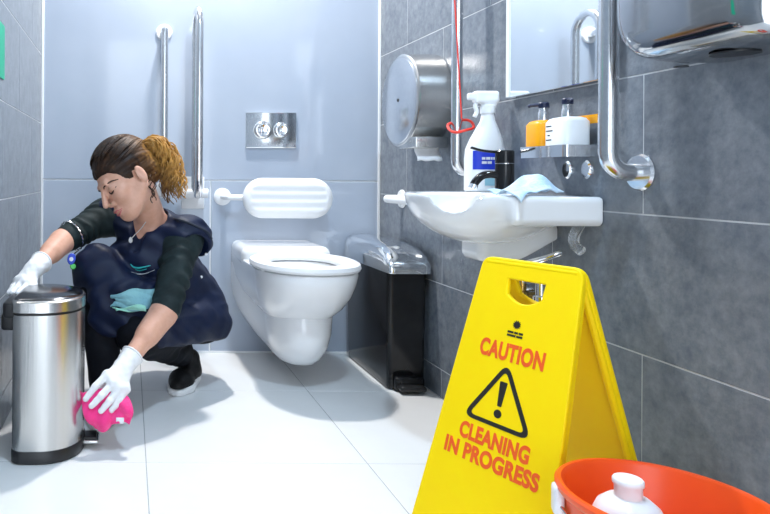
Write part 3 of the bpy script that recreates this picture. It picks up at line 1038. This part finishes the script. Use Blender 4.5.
# ================================================================== WET FLOOR SIGN
sg = empty('caution_sign', (.837, 1.378, 0), 'yellow folding caution sign reading cleaning in progress', 'sign')
U_ = Vector((.37, -.929, 0)).normalized()
Nn = Vector((-U_.y, U_.x, 0)) * -1
if Nn.x > 0: Nn = -Nn
Cr = Vector((.837, 1.378, .595))
SPREAD = .172
SL = math.hypot(.595, SPREAD)


def panel_frame(side):
    """matrix: x along width, y up the slope, z outward; origin at the ridge centre"""
    n = Nn * side
    foot = Vector((Cr.x, Cr.y, 0)) + n * SPREAD
    up = (Cr - foot).normalized()
    u = U_ if side > 0 else -U_
    o = u.cross(up).normalized()
    mtx = Matrix.Identity(4)
    for i in range(3):
        mtx[i][0], mtx[i][1], mtx[i][2], mtx[i][3] = u[i], up[i], o[i], Cr[i]
    return mtx


def hole():
    pts = [(.045, -.032), (-.045, -.032), (-.043, -.045)]
    for k in range(0, 9):
        t = k / 8
        pts.append((-.040 + t * .078, -.052 - .034 * math.sin(PI * (.12 + .70 * t)) ** .8))
    pts.append((.042, -.070))
    return pts[::-1]


for side in (1, -1):
    mtx = panel_frame(side) @ Matrix.Translation((0, 0, .001))
    hb = .152
    outl = round_poly([(-hb, -SL + .006), (-.085, -SL + .006), (-.07, -SL + .03), (.07, -SL + .03), (.085, -SL + .006), (hb, -SL + .006), (.108, .004), (-.108, .004)],
                      [.006, .006, .01, .01, .006, .006, .022, .022], 5)
    fr_ = obj('panel', xform(curve2d([outl, hole()], .003, .003, 2), mtx), 'yellow', sg, True)
    # raised border and lower band, moulded edge flanges
    for sx in (-1, 1):
        a, b = Vector((sx * (hb - .004), -SL + .012, -.008)), Vector((sx * .104, -.02, -.008))
        obj('edge_flange', tube_me([mtx @ a, mtx @ b], .0075, 8), 'yellow', fr_, True)
    if side == 1:
        front, fmt = fr_, mtx
obj('hinge_ridge', tube_me([Cr + U_ * .100 + Vector((0, 0, -.004)), Cr - U_ * .100 + Vector((0, 0, -.004))], .009, 12), 'yellow', sg, True)


def on_panel(me, x, t, z=.0064):
    return xform(me, fmt @ Matrix.Translation((x, -t * SL, z)))


for body, wd, sz, t in (('CAUTION', .144, .048, .300), ('CLEANING', .158, .044, .590), ('IN PROGRESS', .214, .044, .655)):
    obj('lettering', on_panel(text_me(body, sz, .0003, .0019, width=wd), 0.0, t), 'red_print', front)
tri = lambda s_: [(0, .075 * s_), (.079 * s_, -.058 * s_), (-.079 * s_, -.058 * s_)]
o1 = round_poly(tri(1.0), .016, 6)
o2 = round_poly([(p[0], p[1] - .003) for p in tri(.80)], .008, 6)
w_s = obj('warning_triangle', on_panel(curve2d([o1, o2], .0003), -.002, .452), 'black_print', front)
obj('exclamation_mark', on_panel(curve2d([round_poly([(-.0085, .034), (.0085, .034), (.0045, -.016), (-.0045, -.016)], .002, 3)], .0003), -.002, .452), 'black_print', w_s)
obj('exclamation_dot', on_panel(curve2d([[(.0085 * math.cos(2 * PI * k / 20), -.031 + .0085 * math.sin(2 * PI * k / 20)) for k in range(20)]], .0003), -.002, .452), 'black_print', w_s)
# small emblem: star of petals above two lines of tiny print
em = obj('emblem', on_panel(curve2d([[((.0095 if k % 2 else .0062) * math.cos(2 * PI * k / 24), (.0095 if k % 2 else .0062) * math.sin(2 * PI * k / 24)) for k in range(24)]], .0003), 0, .205), 'black_print', front)
for k, (x0, x1, tt) in enumerate(((-.017, -.004, .232), (-.002, .006, .232), (.008, .017, .232), (-.017, .002, .243), (.004, .017, .243))):
    obj('emblem_print', on_panel(curve2d([[(x0, -.0022), (x1, -.0022), (x1, .0022), (x0, .0022)]], .0003), 0, tt), 'black_print', em)

# ================================================================== BUCKET + BOTTLE
bk = empty('bucket', (.825, 1.03, 0), 'orange-red plastic bucket with white handle lugs beside the sign', 'bucket')
BX, BY = .836, 1.030
prof = [(0, .004), (.100, .004), (.107, .0), (.110, .006), (.136, .266), (.142, .268), (.146, .274), (.146, .280), (.142, .284), (.137, .284), (.132, .278), (.1075, .012), (0, .010)]
obj('pail', lathe_me(prof, 72, (BX, BY, 0)), 'orange', bk, True)
hp = []
for a in (math.radians(157), math.radians(352)):
    d = Vector((math.cos(a), math.sin(a), 0))
    c = Vector((BX, BY, .253)) + d * .141
    tq = Vector((-d.y, d.x, 0))
    me = box_me(-.014, .014, -.006, .010, -.024, .024, .006, 3)
    mt = Matrix.Identity(4)
    for i in range(3): mt[i][0], mt[i][1], mt[i][2], mt[i][3] = tq[i], d[i], (0, 0, 1)[i], c[i]
    obj('handle_lug', xform(me, mt), 'white_plastic', bk, True)
    hp.append(c + d * .006)
# wire handle hanging down on the camera side
pts = []
for k in range(21):
    t = k / 20
    p = hp[0].lerp(hp[1], t)
    ax = (hp[1] - hp[0]).normalized()
    sd = Vector((ax.y, -ax.x, 0))
    b_ = math.sin(PI * t)
    pts.append(p + sd * (.152 * b_ ** .75) + Vector((0, 0, -.075 * b_ ** .7)))
obj('handle', tube_me(pts, .0026, 8), 'silver', bk, True)

bt = empty('detergent_bottle', (.78, 1.05, .012), 'white bottle with screw cap standing inside the orange bucket', 'bottle')
ax = Vector((-.05, -.03, 1)).normalized()
cb = (.785, 1.03, .022)
obj('bottle_body', lathe_me([(0, 0), (.044, 0), (.048, .005), (.050, .215), (.048, .235), (.041, .252), (.029, .263), (.018, .267), (.016, .270), (0, .270)], 40, cb, ax), 'white_plastic', bt, True)
obj('cap', lathe_me([(0, .267), (.0175, .267), (.0182, .270), (.0182, .284), (.0205, .287), (.0205, .293), (.019, .295), (0, .2955)], 32, cb, ax), 'white_plastic', bt, True)

# ================================================================== THE CLEANER
person = empty('person', (.10, 2.30, 0), 'crouching person in navy tunic and white gloves wiping the steel bin', 'person')
vec = lambda *a: Vector(a)
# head frame
HF = Vector((-.72, -.42, -.55)).normalized()
HU = Vector((-.61, .0, .79))
HU = (HU - HF * HU.dot(HF)).normalized()
HS = HU.cross(HF)          # her left
H0 = Vector((-.008, 2.165, .765))
HK = 1.07


def hp_(f, s, u):
    return H0 + (HF * f + HS * s + HU * u) * HK


AX = [HF, HS, HU]
SHL, SHR = vec(.185, 2.245, .560), vec(-.085, 2.40, .625)
ELL, ELR = spot(166, 311, 2.09), spot(63, 241, 2.25)
WRL, WRR = spot(127, 364, 1.95), spot(37, 267, 2.06)
PEL = vec(.215, 2.47, .27)
CHEST = vec(.075, 2.325, .50)
NECK = vec(.082, 2.285, .610)
HIPL, HIPR = vec(.27, 2.42, .255), vec(.135, 2.52, .255)
KNL, KNR = vec(.035, 2.14, .262), vec(-.105, 2.25, .455)
ANL, ANR = vec(.195, 2.455, .115), vec(-.075, 2.16, .09)

fd = Field((-.36, 1.92, .0), (.40, 2.66, .92), .0035)
# torso and legs
fd.cap(PEL, CHEST, .105, .10, k=.02)
fd.cap(CHEST, vec(.085, 2.31, .56), .10, .07, k=.05)
fd.cap(SHL, SHR, .045, .045, k=.05)
fd.chain([HIPL, KNL, ANL], [.075, .048, .034], k=.03)
fd.chain([HIPR, KNR, ANR], [.075, .048, .034], k=.03)
# arms
fd.chain([SHL, ELL, WRL], [.045, .038, .024], k=.02)
fd.chain([SHR, ELR, WRR], [.045, .037, .024], k=.02)
fd.cap(ELL.lerp(WRL, .1), ELL.lerp(WRL, .45), .040, .035, k=.02)
fd.cap(ELR.lerp(WRR, .1), ELR.lerp(WRR, .45), .038, .034, k=.02)
# neck, head
fd.cap(NECK, hp_(-.015, 0, -.06), .052, .047, k=.03)
fd.ell(hp_(-.012, 0, .035), (.098, .074, .090), AX, k=.02)
fd.ell(hp_(.030, 0, -.030), (.060, .060, .078), AX, k=.03)
fd.ell(hp_(.064, 0, -.088), (.024, .026, .022), AX, k=.035)      # chin
fd.cap(hp_(.055, .022, -.088), hp_(-.005, .055, -.045), .016, .018, k=.03)  # jaw
fd.cap(hp_(.055, -.022, -.088), hp_(-.005, -.055, -.045), .016, .018, k=.03)
for s_ in (-1, 1):
    fd.ell(hp_(.062, s_ * .040, -.022), (.022, .022, .020), AX, k=.025)   # cheek
    fd.ell(hp_(.097, s_ * .034, .006), (.014, .020, .011), AX, k=.016, sub=True)  # eye socket
    fd.ell(hp_(.070, s_ * .035, .002), (.0145, .0155, .0135), AX, k=.006)   # closed lid
    fd.ell(hp_(-.014, s_ * .074, -.014), (.016, .008, .030), AX, k=.006)   # ear
    fd.ell(hp_(-.009, s_ * .083, -.010), (.008, .006, .017), AX, k=.005, sub=True)
    fd.ell(hp_(.090, s_ * .011, -.036), (.010, .008, .008), AX, k=.008)   # nostril wing
fd.cap(hp_(.078, .030, .026), hp_(.078, .012, .024), .008, .009, k=.014)
fd.cap(hp_(.078, -.030, .026), hp_(.078, -.012, .024), .008, .009, k=.014)
fd.cap(hp_(.083, 0, .018), hp_(.107, 0, -.027), .008, .0105, k=.010)    # nose
fd.ell(hp_(.084, 0, -.058), (.014, .024, .008), AX, k=.010)    # upper lip
fd.ell(hp_(.081, 0, -.070), (.013, .020, .008), AX, k=.008)    # lower lip
body_me = fd.mesh()
body = obj('body', body_me, 'skin', person, True)
bb = bvh_of(body_me)


def facestroke(name, pts, r, m, e=.0005, flat=1.0):
    P = [stick(bb, hp_(.16, s_, u), -HF, e) for s_, u in pts]
    P = smooth_path(P, 4)
    n = len(P)
    rr = [r * (0.35 + .65 * math.sin(PI * (i + .5) / n)) for i in range(n)]
    return obj(name, tube_me(P, rr, 8, flat=flat), m, person, True)


facestroke('eyebrow', [(.014, .015), (.028, .021), (.042, .021), (.055, .013)], .0030, 'brow')
facestroke('eyebrow', [(-.014, .015), (-.028, .021), (-.042, .021), (-.055, .013)], .0030, 'brow')
facestroke('eyelashes', [(.020, -.002), (.030, -.008), (.041, -.008), (.052, .000)], .0034, 'brow')
facestroke('eyelashes', [(-.020, -.002), (-.030, -.008), (-.041, -.008), (-.052, .000)], .0034, 'brow')
facestroke('lips', [(-.024, -.063), (-.012, -.059), (0, -.061), (.012, -.059), (.024, -.063)], .0040, 'lips', -.0010)
facestroke('lips', [(-.021, -.065), (-.010, -.071), (0, -.073), (.010, -.071), (.021, -.065)], .0044, 'lips', -.0010)

# ---- hair cap
fd = Field(np.array(H0) - .17, np.array(H0) + .17, .003)
fd.ell(hp_(-.014, 0, .037), (.104, .0795, .0955), AX, k=0)
fd.ell(hp_(-.075, 0, -.015), (.040, .055, .055), AX, k=.03)
X, Y, Z = fd.ax[0][:, None, None], fd.ax[1][None, :, None], fd.ax[2][None, None, :]
q = [(X - H0.x) * a.x + (Y - H0.y) * a.y + (Z - H0.z) * a.z for a in AX]
g = np.interp(q[0], [-.13, -.06, -.040, -.032, .002, .008, .022, .042, .062, .10], [-.065, -.075, -.06, .008, .008, -.028, -.022, .024, .050, .060])
g = g + .0012 * np.sin(q[0] * 300 + q[1] * 200)
g = g - .12 * np.maximum(.03 - np.abs(q[1]), 0) * (q[0] > .04)
dcut = (g - q[2]) * .75
# combed strands running back to the tie
ang = np.arctan2(q[1], q[2] - .02)
fd.v += (0.0007 * np.sin(ang * 37 + q[0] * 30 + 2 * np.sin(ang * 7)) + .0006 * np.sin(ang * 71 - q[0] * 40) + .0014 * np.sin(ang * 9 + q[0] * 25)).astype(np.float32)
hh = np.maximum(.006 - np.abs(fd.v - dcut), 0) / .006
fd.v = (np.maximum(fd.v, dcut) + hh * hh * .006 * .25).astype(np.float32)
hm = fd.mesh()
hm.transform(Matrix.Translation(-H0))
hair = obj('hair', hm, 'hair', None, True)
hair.location = H0
bpy.context.view_layer.update()
hair.parent = person
hair.matrix_parent_inverse = person.matrix_world.inverted()

# combed strands over the cap, from the hairline back to the tie
hs = []
tie0 = np.array([-.098, 0.0, .058])
for L in range(230):
    al = random.uniform(-1.45, 1.45)
    f0 = random.uniform(.02, .085) if abs(al) < .9 else random.uniform(-.03, .035)
    st = np.array([f0, .078 * math.sin(al), .037 + .095 * math.cos(al)])
    ct_ = np.array([-.014, 0, .037])
    rad_ = np.array([.1048, .0802, .0962]) * random.uniform(1.0, 1.012)
    P = []
    ph = random.uniform(0, 6)
    for k in range(13):
        t = k / 12
        q_ = st * (1 - t) + tie0 * t - ct_
        q_[1] += .006 * math.sin(PI * t + ph) * math.sin(PI * t)
        q_ = q_ / np.sqrt(((q_ / rad_) ** 2).sum())
        q_ = q_ + ct_
        P.append(hp_(*q_) - H0)
    hs.append(tube_vf(P, [.0006 + .0012 * math.sin(PI * min(.8, .1 + t_ / 12)) for t_ in range(13)], 4))
V, F = join_vf(hs)
st_o = obj('combed_strands', pydata(V, F), 'hair', None, True)
st_o.location = H0
bpy.context.view_layer.update()
st_o.parent = person
st_o.matrix_parent_inverse = person.matrix_world.inverted()

# ---- ponytail: curly locks round a core
pt = [spot(140, 149, 2.20), spot(153, 144, 2.20), spot(166, 157, 2.20), spot(172, 177, 2.19), spot(176, 197, 2.17)]
core = smooth_path(pt, 6)
parts = []
nC = len(core)
for L in range(150):
    a0 = random.uniform(0, 2 * PI)
    rad = random.uniform(.3, 1.0)
    ph = random.uniform(0, 2 * PI)
    end = random.uniform(.72, 1.06)
    fq = random.uniform(3.0, 5.5)
    P = []
    for k in range(26):
        t = k / 25 * end
        fi = min(t, .999) * (nC - 1)
        i = min(int(fi), nC - 2)
        p = core[i].lerp(core[i + 1], fi - i)
        if t > 1: p = core[-1] + (core[-1] - core[-2]) * (t - 1) * nC
        T = (core[min(i + 1, nC - 1)] - core[i]).normalized()
        n1 = T.cross(Vector((0, 1, 0))).normalized()
        n2 = T.cross(n1)
        spread = (.012 + .030 * min(1, t * 2.2)) * rad
        cw = .0075 * min(1, t * 3)
        P.append(p + n1 * (math.cos(a0 + t * .8) * spread + cw * math.cos(ph + fq * 2 * PI * t)) + n2 * (math.sin(a0 + t * .8) * spread + cw * math.sin(ph + fq * 2 * PI * t)))
    rr = [.0033 * (1 - .55 * k / 25) for k in range(26)]
    parts.append(tube_vf(P, rr, 5))
# looser strands falling by the ear
for L in range(4):
    P = []
    b0 = hp_(-.05 + .007 * L, .068, -.035)
    for k in range(16):
        t = k / 15
        P.append(b0 + Vector((.006 + .003 * L, -.012, -.07 - .012 * (L % 2))) * t + Vector((math.cos(11 * t + 2 * L), math.sin(11 * t + 2 * L), 0)) * .006)
    parts.append(tube_vf(P, .0017, 5))
V, F = join_vf(parts)
V = [v - H0 for v in V]
po = obj('ponytail', pydata(V, F), 'hair', None, True)
po.location = H0
bpy.context.view_layer.update()
po.parent = person
po.matrix_parent_inverse = person.matrix_world.inverted()
tie = spot(145, 147, 2.20)
obj('hair_tie', tube_me([tie + Vector((0, .018 * math.cos(a), .018 * math.sin(a))) for a in [2 * PI * k / 20 for k in range(20)]], .005, 8, True), 'brow', person, True)

# ---- long-sleeved top
fd = Field((-.30, 1.98, .26), (.34, 2.56, .70), .004)
fd.cap(SHL, ELL.lerp(SHL, .02), .060, .048, k=.02, wr=(.006, 6.5, .6))
fd.cap(SHR, ELR.lerp(SHR, .12), .058, .047, k=.02, wr=(.005, 6.0, .6))
fd.cap(SHL, SHR, .056, .056, k=.05)
fd.cap(CHEST, vec(.085, 2.32, .55), .115, .08, k=.05)
cutd = (WRL - ELL).normalized()
fd.cap(NECK + vec(-.05, -.07, .02), NECK + vec(-.02, -.03, .12), .055, .07, k=.01, sub=True)
fd.cut(ELL + (ELL - SHL).normalized() * .012 + vec(0, 0, 0), (ELL - SHL).normalized())
obj('long_sleeved_top', fd.mesh(), 'sleeve', person, True)

# ---- tunic
FW = Vector((-.5, -.86, 0)).normalized()
LT = Vector((.86, -.5, 0)).normalized()
fd = Field((-.26, 1.98, .12), (.46, 2.74, .74), .0045)
fd.cap(PEL + vec(.012, .02, .01), CHEST, .143, .126, k=.05)
fd.cap(CHEST, vec(.085, 2.315, .55), .128, .085, k=.05)
fd.cap(SHL + vec(.012, .0, .018), SHR + vec(0, 0, .012), .062, .060, k=.05)
fd.cap(SHL + vec(.005, .0, .015), SHL + vec(.048, .005, -.004), .066, .056, k=.03)
fd.cap(HIPL, HIPL.lerp(KNL, .86), .108, .086, k=.02)
fd.cap(HIPR, HIPR.lerp(KNR, 1.0), .106, .088, k=.02)
fd.cap(HIPL.lerp(KNL, .75), HIPR.lerp(KNR, .75), .062, .062, k=.04)
fd.cap((-.075, 2.215, .43), (-.062, 2.195, .305), .078, .070, k=.025)
fd.cap((-.005, 2.19, .39), (.005, 2.165, .305), .070, .065, k=.025)
fd.cap((.06, 2.17, .36), (.07, 2.16, .305), .070, .070, k=.02)
# folds
X, Y, Z = fd.ax[0][:, None, None], fd.ax[1][None, :, None], fd.ax[2][None, None, :]
fd.v += (.006 * np.sin(X * 42 + Z * 26 + 2.6 * np.sin(Y * 13 + Z * 15)) * np.sin(Z * 33 + X * 19 + Y * 12) + .0022 * np.sin(Z * 75 + 3 * np.sin(X * 22) + Y * 30) + .0012 * np.sin(X * 80 - Z * 60 + 3 * np.sin(Y * 30 + Z * 20))).astype(np.float32)
# hollow for the arm of the sleeve, V neck, hem
fd.cap(SHL + vec(.02, -.035, -.035), ELL, .062, .058, k=.012, sub=True)
fd.cap(SHR + vec(-.045, -.01, -.01), ELR, .056, .056, k=.012, sub=True)
fd.cap(NECK + vec(-.062, -.075, -.075), NECK + vec(-.045, -.035, .10), .018, .066, k=.008, sub=True)
fd.cap(NECK, hp_(-.02, 0, -.05), .060, .060, k=.006, sub=True)
fd.cut((-.08, 2.2, .250), (-.16, 0, -1), .02)
tun_me = fd.mesh()
tun = obj('tunic', tun_me, 'tunic', person, True)
tb = bvh_of(tun_me)
# chest emblem, print line, studs (they follow the cloth)
CAMP = Vector((0, 0, CAMZ))


def onto(px, py, e=.0015):
    d = (spot(px, py, 2.0) - CAMP).normalized()
    return stick(tb, CAMP, d, e)


def strip(name, pl, r, m, parent):
    P = [onto(*p) for p in pl]
    P = smooth_path(P, 3)
    n = len(P)
    return obj(name, tube_me(P, [r * (.4 + .6 * math.sin(PI * (i + .5) / n)) for i in range(n)], 6, flat=.5), m, parent, True)


strip('emblem_swoosh', [(131, 264), (134, 267), (139, 268), (145, 267), (151, 265.5)], .0060, 'teal_print', tun)
strip('emblem_swoosh', [(136, 269.5), (141, 270.5), (147, 269)], .0042, 'teal_print', tun)
strip('emblem_print', [(132, 272), (138, 274), (146, 273.5), (155, 270)], .0026, 'white_print', tun)
for px_, py_ in ((202, 277), (210, 268)):
    c = onto(px_, py_, .001)
    obj('stud', lathe_me([(0, 0), (.0048, 0), (.0048, .002), (.003, .0032), (0, .0034)], 14, c, (CAMP - c)), 'white_print', tun, True)
# piping round the shoulder cap
pl = [(158, 222), (166, 219), (176, 219), (187, 222), (198, 227), (207, 232), (214, 238)]
P = smooth_path([onto(*p) for p in pl], 4)
obj('shoulder_piping', tube_me(P, .005, 8), 'tunic_shoulder', tun, True)

# pendant and chain
def onskin(px, py, e):
    d = (spot(px, py, 2.0) - CAMP).normalized()
    a, b = stick(bb, CAMP, d, e), stick(tb, CAMP, d, e)
    return a if (a - CAMP).length < (b - CAMP).length else b


pc = onskin(131, 240, .006)
nk = empty('x', (0, 0, 0), '', '')
bpy.data.objects.remove(nk)
ch = smooth_path([onskin(a_, b_, .0015) for a_, b_ in ((146, 222), (141, 229), (135, 235))] + [pc], 5)
necklace = obj('necklace', tube_me(ch, .0013, 6), 'white_print', person, True)
obj('pendant', lathe_me([(0, -.011), (.006, -.007), (.007, 0), (.004, .008), (0, .011)], 14, pc), 'white_print', necklace, True)

# ---- trousers
fd = Field((-.22, 1.98, .02), (.40, 2.66, .56), .004)
fd.chain([HIPL, KNL], [.080, .068], k=.02)
fd.cap(KNL, ANL + vec(-.005, -.01, .01), .070, .052, k=.02, wr=(.004, 4, .8))
fd.chain([HIPR, KNR], [.080, .068], k=.02)
fd.cap(KNR, ANR + vec(0, 0, .005), .070, .050, k=.02, wr=(.004, 5, .8))
fd.cap(HIPL, HIPR, .085, .085, k=.03)
fd.cut((0, 0, .055), (0, 0, -1))
obj('trousers', fd.mesh(), 'trouser', person, True)


# ---- shoes
def shoe(heel, ball, toe, name='shoe'):
    heel, ball, toe = Vector(heel), Vector(ball), Vector(toe)
    lo = np.minimum(np.minimum(heel, ball), toe) - .09
    hi = np.maximum(np.maximum(heel, ball), toe) + .12
    fd = Field(lo, hi, .003)
    up = vec(0, 0, .035)
    fd.cap(heel + up, ball + up * .95, .036, .042, k=.02)
    fd.cap(ball + up * .9, toe + up * .75, .042, .028, k=.02)
    fd.cap(heel + up, heel + up + vec(0, 0, .05), .038, .036, k=.03)
    n = (ball - heel).cross(Vector((-(ball - heel).y, (ball - heel).x, 0))).normalized()
    if n.z < 0: n = -n
    fd.cut(ball + n * .026, -n)
    me = fd.mesh()
    sh = obj(name, me, 'shoe', person, True)
    fd = Field(lo, hi, .003)
    fd.cap(heel + up * .4, ball + up * .4, .041, .048, k=.015)
    fd.cap(ball + up * .4, toe + up * .4, .048, .036, k=.015)
    n = (ball - heel).cross(Vector((-(ball - heel).y, (ball - heel).x, 0))).normalized()
    if n.z < 0: n = -n
    fd.cut(ball + n * .0285, n)
    fd.cut(ball + vec(0, 0, .001), (0, 0, -1))
    fd.cut(heel + n * .001, -n)
    obj('sole', fd.mesh(), 'sole', sh, True)
    return sh


shoe((.232, 2.475, .010), (.192, 2.395, .0), (.178, 2.362, .0))
shoe((-.075, 2.225, .0), (-.082, 2.09, .0), (-.085, 2.045, .0))


# ---- gloves
def glove(wrist, el, knuckles, mids, tips, thumb, label=None):
    allp = [wrist] + knuckles + mids + tips + thumb
    lo = np.min([np.array(p) for p in allp], 0) - .05
    hi = np.max([np.array(p) for p in allp], 0) + .05
    fd = Field(lo, hi, .0019)
    d = (wrist - el).normalized()
    fd.cap(wrist - d * .028, wrist + d * .010, .0335, .029, k=.006)
    for kx in knuckles:
        fd.cap(wrist + d * .012 + (kx - wrist) * .1, kx, .0175, .0115, k=.018)
    for a, b in zip(knuckles[:-1], knuckles[1:]):
        fd.cap(a, b, .0115, .0115, k=.012)
    for kx, m_, t_ in zip(knuckles, mids, tips):
        fd.cap(kx, m_, .0112, .0100, k=.006)
        fd.cap(m_, t_, .0100, .0085, k=.004)
    fd.chain(thumb, [.016, .0125, .010], k=.010)
    # cuff opening and wrinkles
    X, Y, Z = fd.ax[0][:, None, None], fd.ax[1][None, :, None], fd.ax[2][None, None, :]
    fd.v += (.0005 * np.sin(X * 130 + Z * 210 + Y * 90) * np.sin(Z * 140 - X * 190)).astype(np.float32)
    fd.cut(wrist - d * .040, -d)
    g_ = obj('glove', fd.mesh(), 'glove', person, True)
    c = wrist - d * .036
    n1 = d.orthogonal().normalized()
    n2 = d.cross(n1)
    obj('cuff_roll', tube_me([c + (n1 * math.cos(a) + n2 * math.sin(a)) * .0335 for a in [2 * PI * k / 28 for k in range(28)]], .0032, 8, True), 'glove', g_, True)
    return g_


# her left hand, wiping the bin: knuckles, middle joints and tips (index .. little)
kn = [spot(108, 375, 1.895), spot(114, 383, 1.885), spot(120, 388, 1.885), spot(127, 389, 1.895)]
md = [spot(97, 386, 1.875), spot(102.5, 396, 1.860), spot(111, 401, 1.860), spot(120.5, 401, 1.870)]
tp = [spot(87, 399, 1.865), spot(93, 406, 1.850), spot(102.5, 411, 1.850), spot(113, 410, 1.860)]
th = [spot(118, 371, 1.925), spot(106, 382, 1.935), spot(97, 397, 1.920)]
glove(WRL, ELL, kn, md, tp, th)
# her right hand on the lid
kn = [spot(29, 284, 1.985), spot(24, 281, 2.00), spot(20, 280.5, 2.015), spot(18.5, 281, 2.03)]
md = [spot(23, 290, 1.955), spot(17.5, 288, 1.975), spot(14.5, 287.5, 1.995), spot(14, 287, 2.01)]
tp = [spot(18.5, 293.5, 1.930), spot(12.5, 293, 1.95), spot(10, 293, 1.975), spot(10, 292.5, 1.99)]
th = [spot(33, 279, 2.02), spot(34, 287, 1.98), spot(30, 291.5, 1.945)]
glove(WRR, ELR, kn, md, tp, th)

# coil bracelet with blue and green tag at the right sleeve end
dR = (ELR - SHR).normalized()
c = SHR.lerp(ELR, .80)
n1 = dR.orthogonal().normalized()
n2 = dR.cross(n1)
kr = empty('key_coil', tuple(c), 'coil wristband with blue and green tags on the dark sleeve', 'wristband')
obj('coil', tube_me([c + (n1 * math.cos(a) + n2 * math.sin(a)) * (.0535 + .0015 * math.sin(a * 24)) for a in [2 * PI * k / 96 for k in range(96)]], .0024, 6, True), 'silver', kr, True)
tg = spot(72, 259, 2.19)
obj('blue_tag', lathe_me([(0, -.005), (.012, -.005), (.014, -.002), (.014, .002), (.012, .005), (0, .005)], 24, tg, (.2, -1, .1), 1, 1.35), 'tag_blue', kr, True)
obj('tag_face', lathe_me([(0, 0), (.007, 0), (.0065, .0012), (0, .0014)], 20, tg + vec(0, -.006, 0), (.2, -1, .1)), 'white_print', kr, True)
obj('green_tag', lathe_me([(0, -.004), (.008, -.004), (.010, 0), (.008, .004), (0, .004)], 20, spot(73.5, 266.5, 2.19), (.2, -1, .1)), 'tag_green', kr, True)
obj('strap', tube_me([min([c + (n1 * math.cos(a) + n2 * math.sin(a)) * .0535 for a in [2 * PI * k / 60 for k in range(60)]], key=lambda q: q.z + .6 * q.y), tg + vec(0, 0, .01)], .002, 6), 'silver', kr, True)

# ---- cloths she carries
def c_pink(u, v):
    # held against the bin: top edge under the fingers, lower edge bulging out
    a = spot(83 + 46 * u, 393 - 6 * math.sin(PI * u) + 4 * u, 1.885)
    b = spot(97 + 34 * u, 430 - 8 * u + 3 * math.sin(7 * u), 1.855)
    p = a.lerp(b, v)
    p.y += -.016 * math.sin(PI * v) * (.6 + .4 * math.sin(8 * u)) + .007 * math.sin(16 * u + 7 * v) * v + .005 * math.sin(9 * v - 6 * u)
    p.x += -.012 * math.sin(PI * v) * (1 - u) + .012 * math.sin(PI * v) * u
    return p


pk = tag(sheet('wiping_cloth', c_pink, 40, 30, 'pink', None, .005), 'bright pink cloth held in the glove against the steel bin', 'cloth')
tgp = spot(121.5, 420.5, 1.842)
obj('care_tag', box_me(tgp.x - .011, tgp.x + .011, tgp.y - .0015, tgp.y + .0015, tgp.z - .008, tgp.z + .008, .001, 1), 'white_print', pk)


def c_aqua(u, v, off=0.0, dy=0.0):
    # pokes out of the tunic pocket
    p = spot(157 - 43 * u - 3 * math.sin(7 * v + 1) * u, 288 + 7 * u * u + (20 + 3 * math.sin(5 * u)) * v * (1 - .25 * u * u) + dy + 1.5 * math.sin(9 * u + 3 * v), 2.0)
    d = (p - CAMP).normalized()
    q = stick(tb, CAMP, d, .006 + off + .005 * math.sin(9 * v + 4 * u) ** 2)
    return q


def smooth_sheet(fn, nu, nv):
    G_ = np.array([[fn(i / (nu - 1), j / (nv - 1)) for j in range(nv)] for i in range(nu)])
    for _ in range(4):
        G_[1:-1, 1:-1] = (G_[1:-1, 1:-1] * 2 + G_[:-2, 1:-1] + G_[2:, 1:-1] + G_[1:-1, :-2] + G_[1:-1, 2:]) / 6
    return lambda u, v: Vector(G_[round(u * (nu - 1)), round(v * (nv - 1))])


aq = tag(sheet('folded_cloth', smooth_sheet(c_aqua, 26, 18), 26, 18, 'aqua', None, .004), 'aqua cloth hanging out of the front of the navy tunic', 'cloth')
sheet('cloth_fold', smooth_sheet(lambda u, v: c_aqua(.25 + .75 * u, .25 + .75 * v * .35, .002, 12 - 2 * u), 22, 8), 22, 8, 'mint', aq, .004)
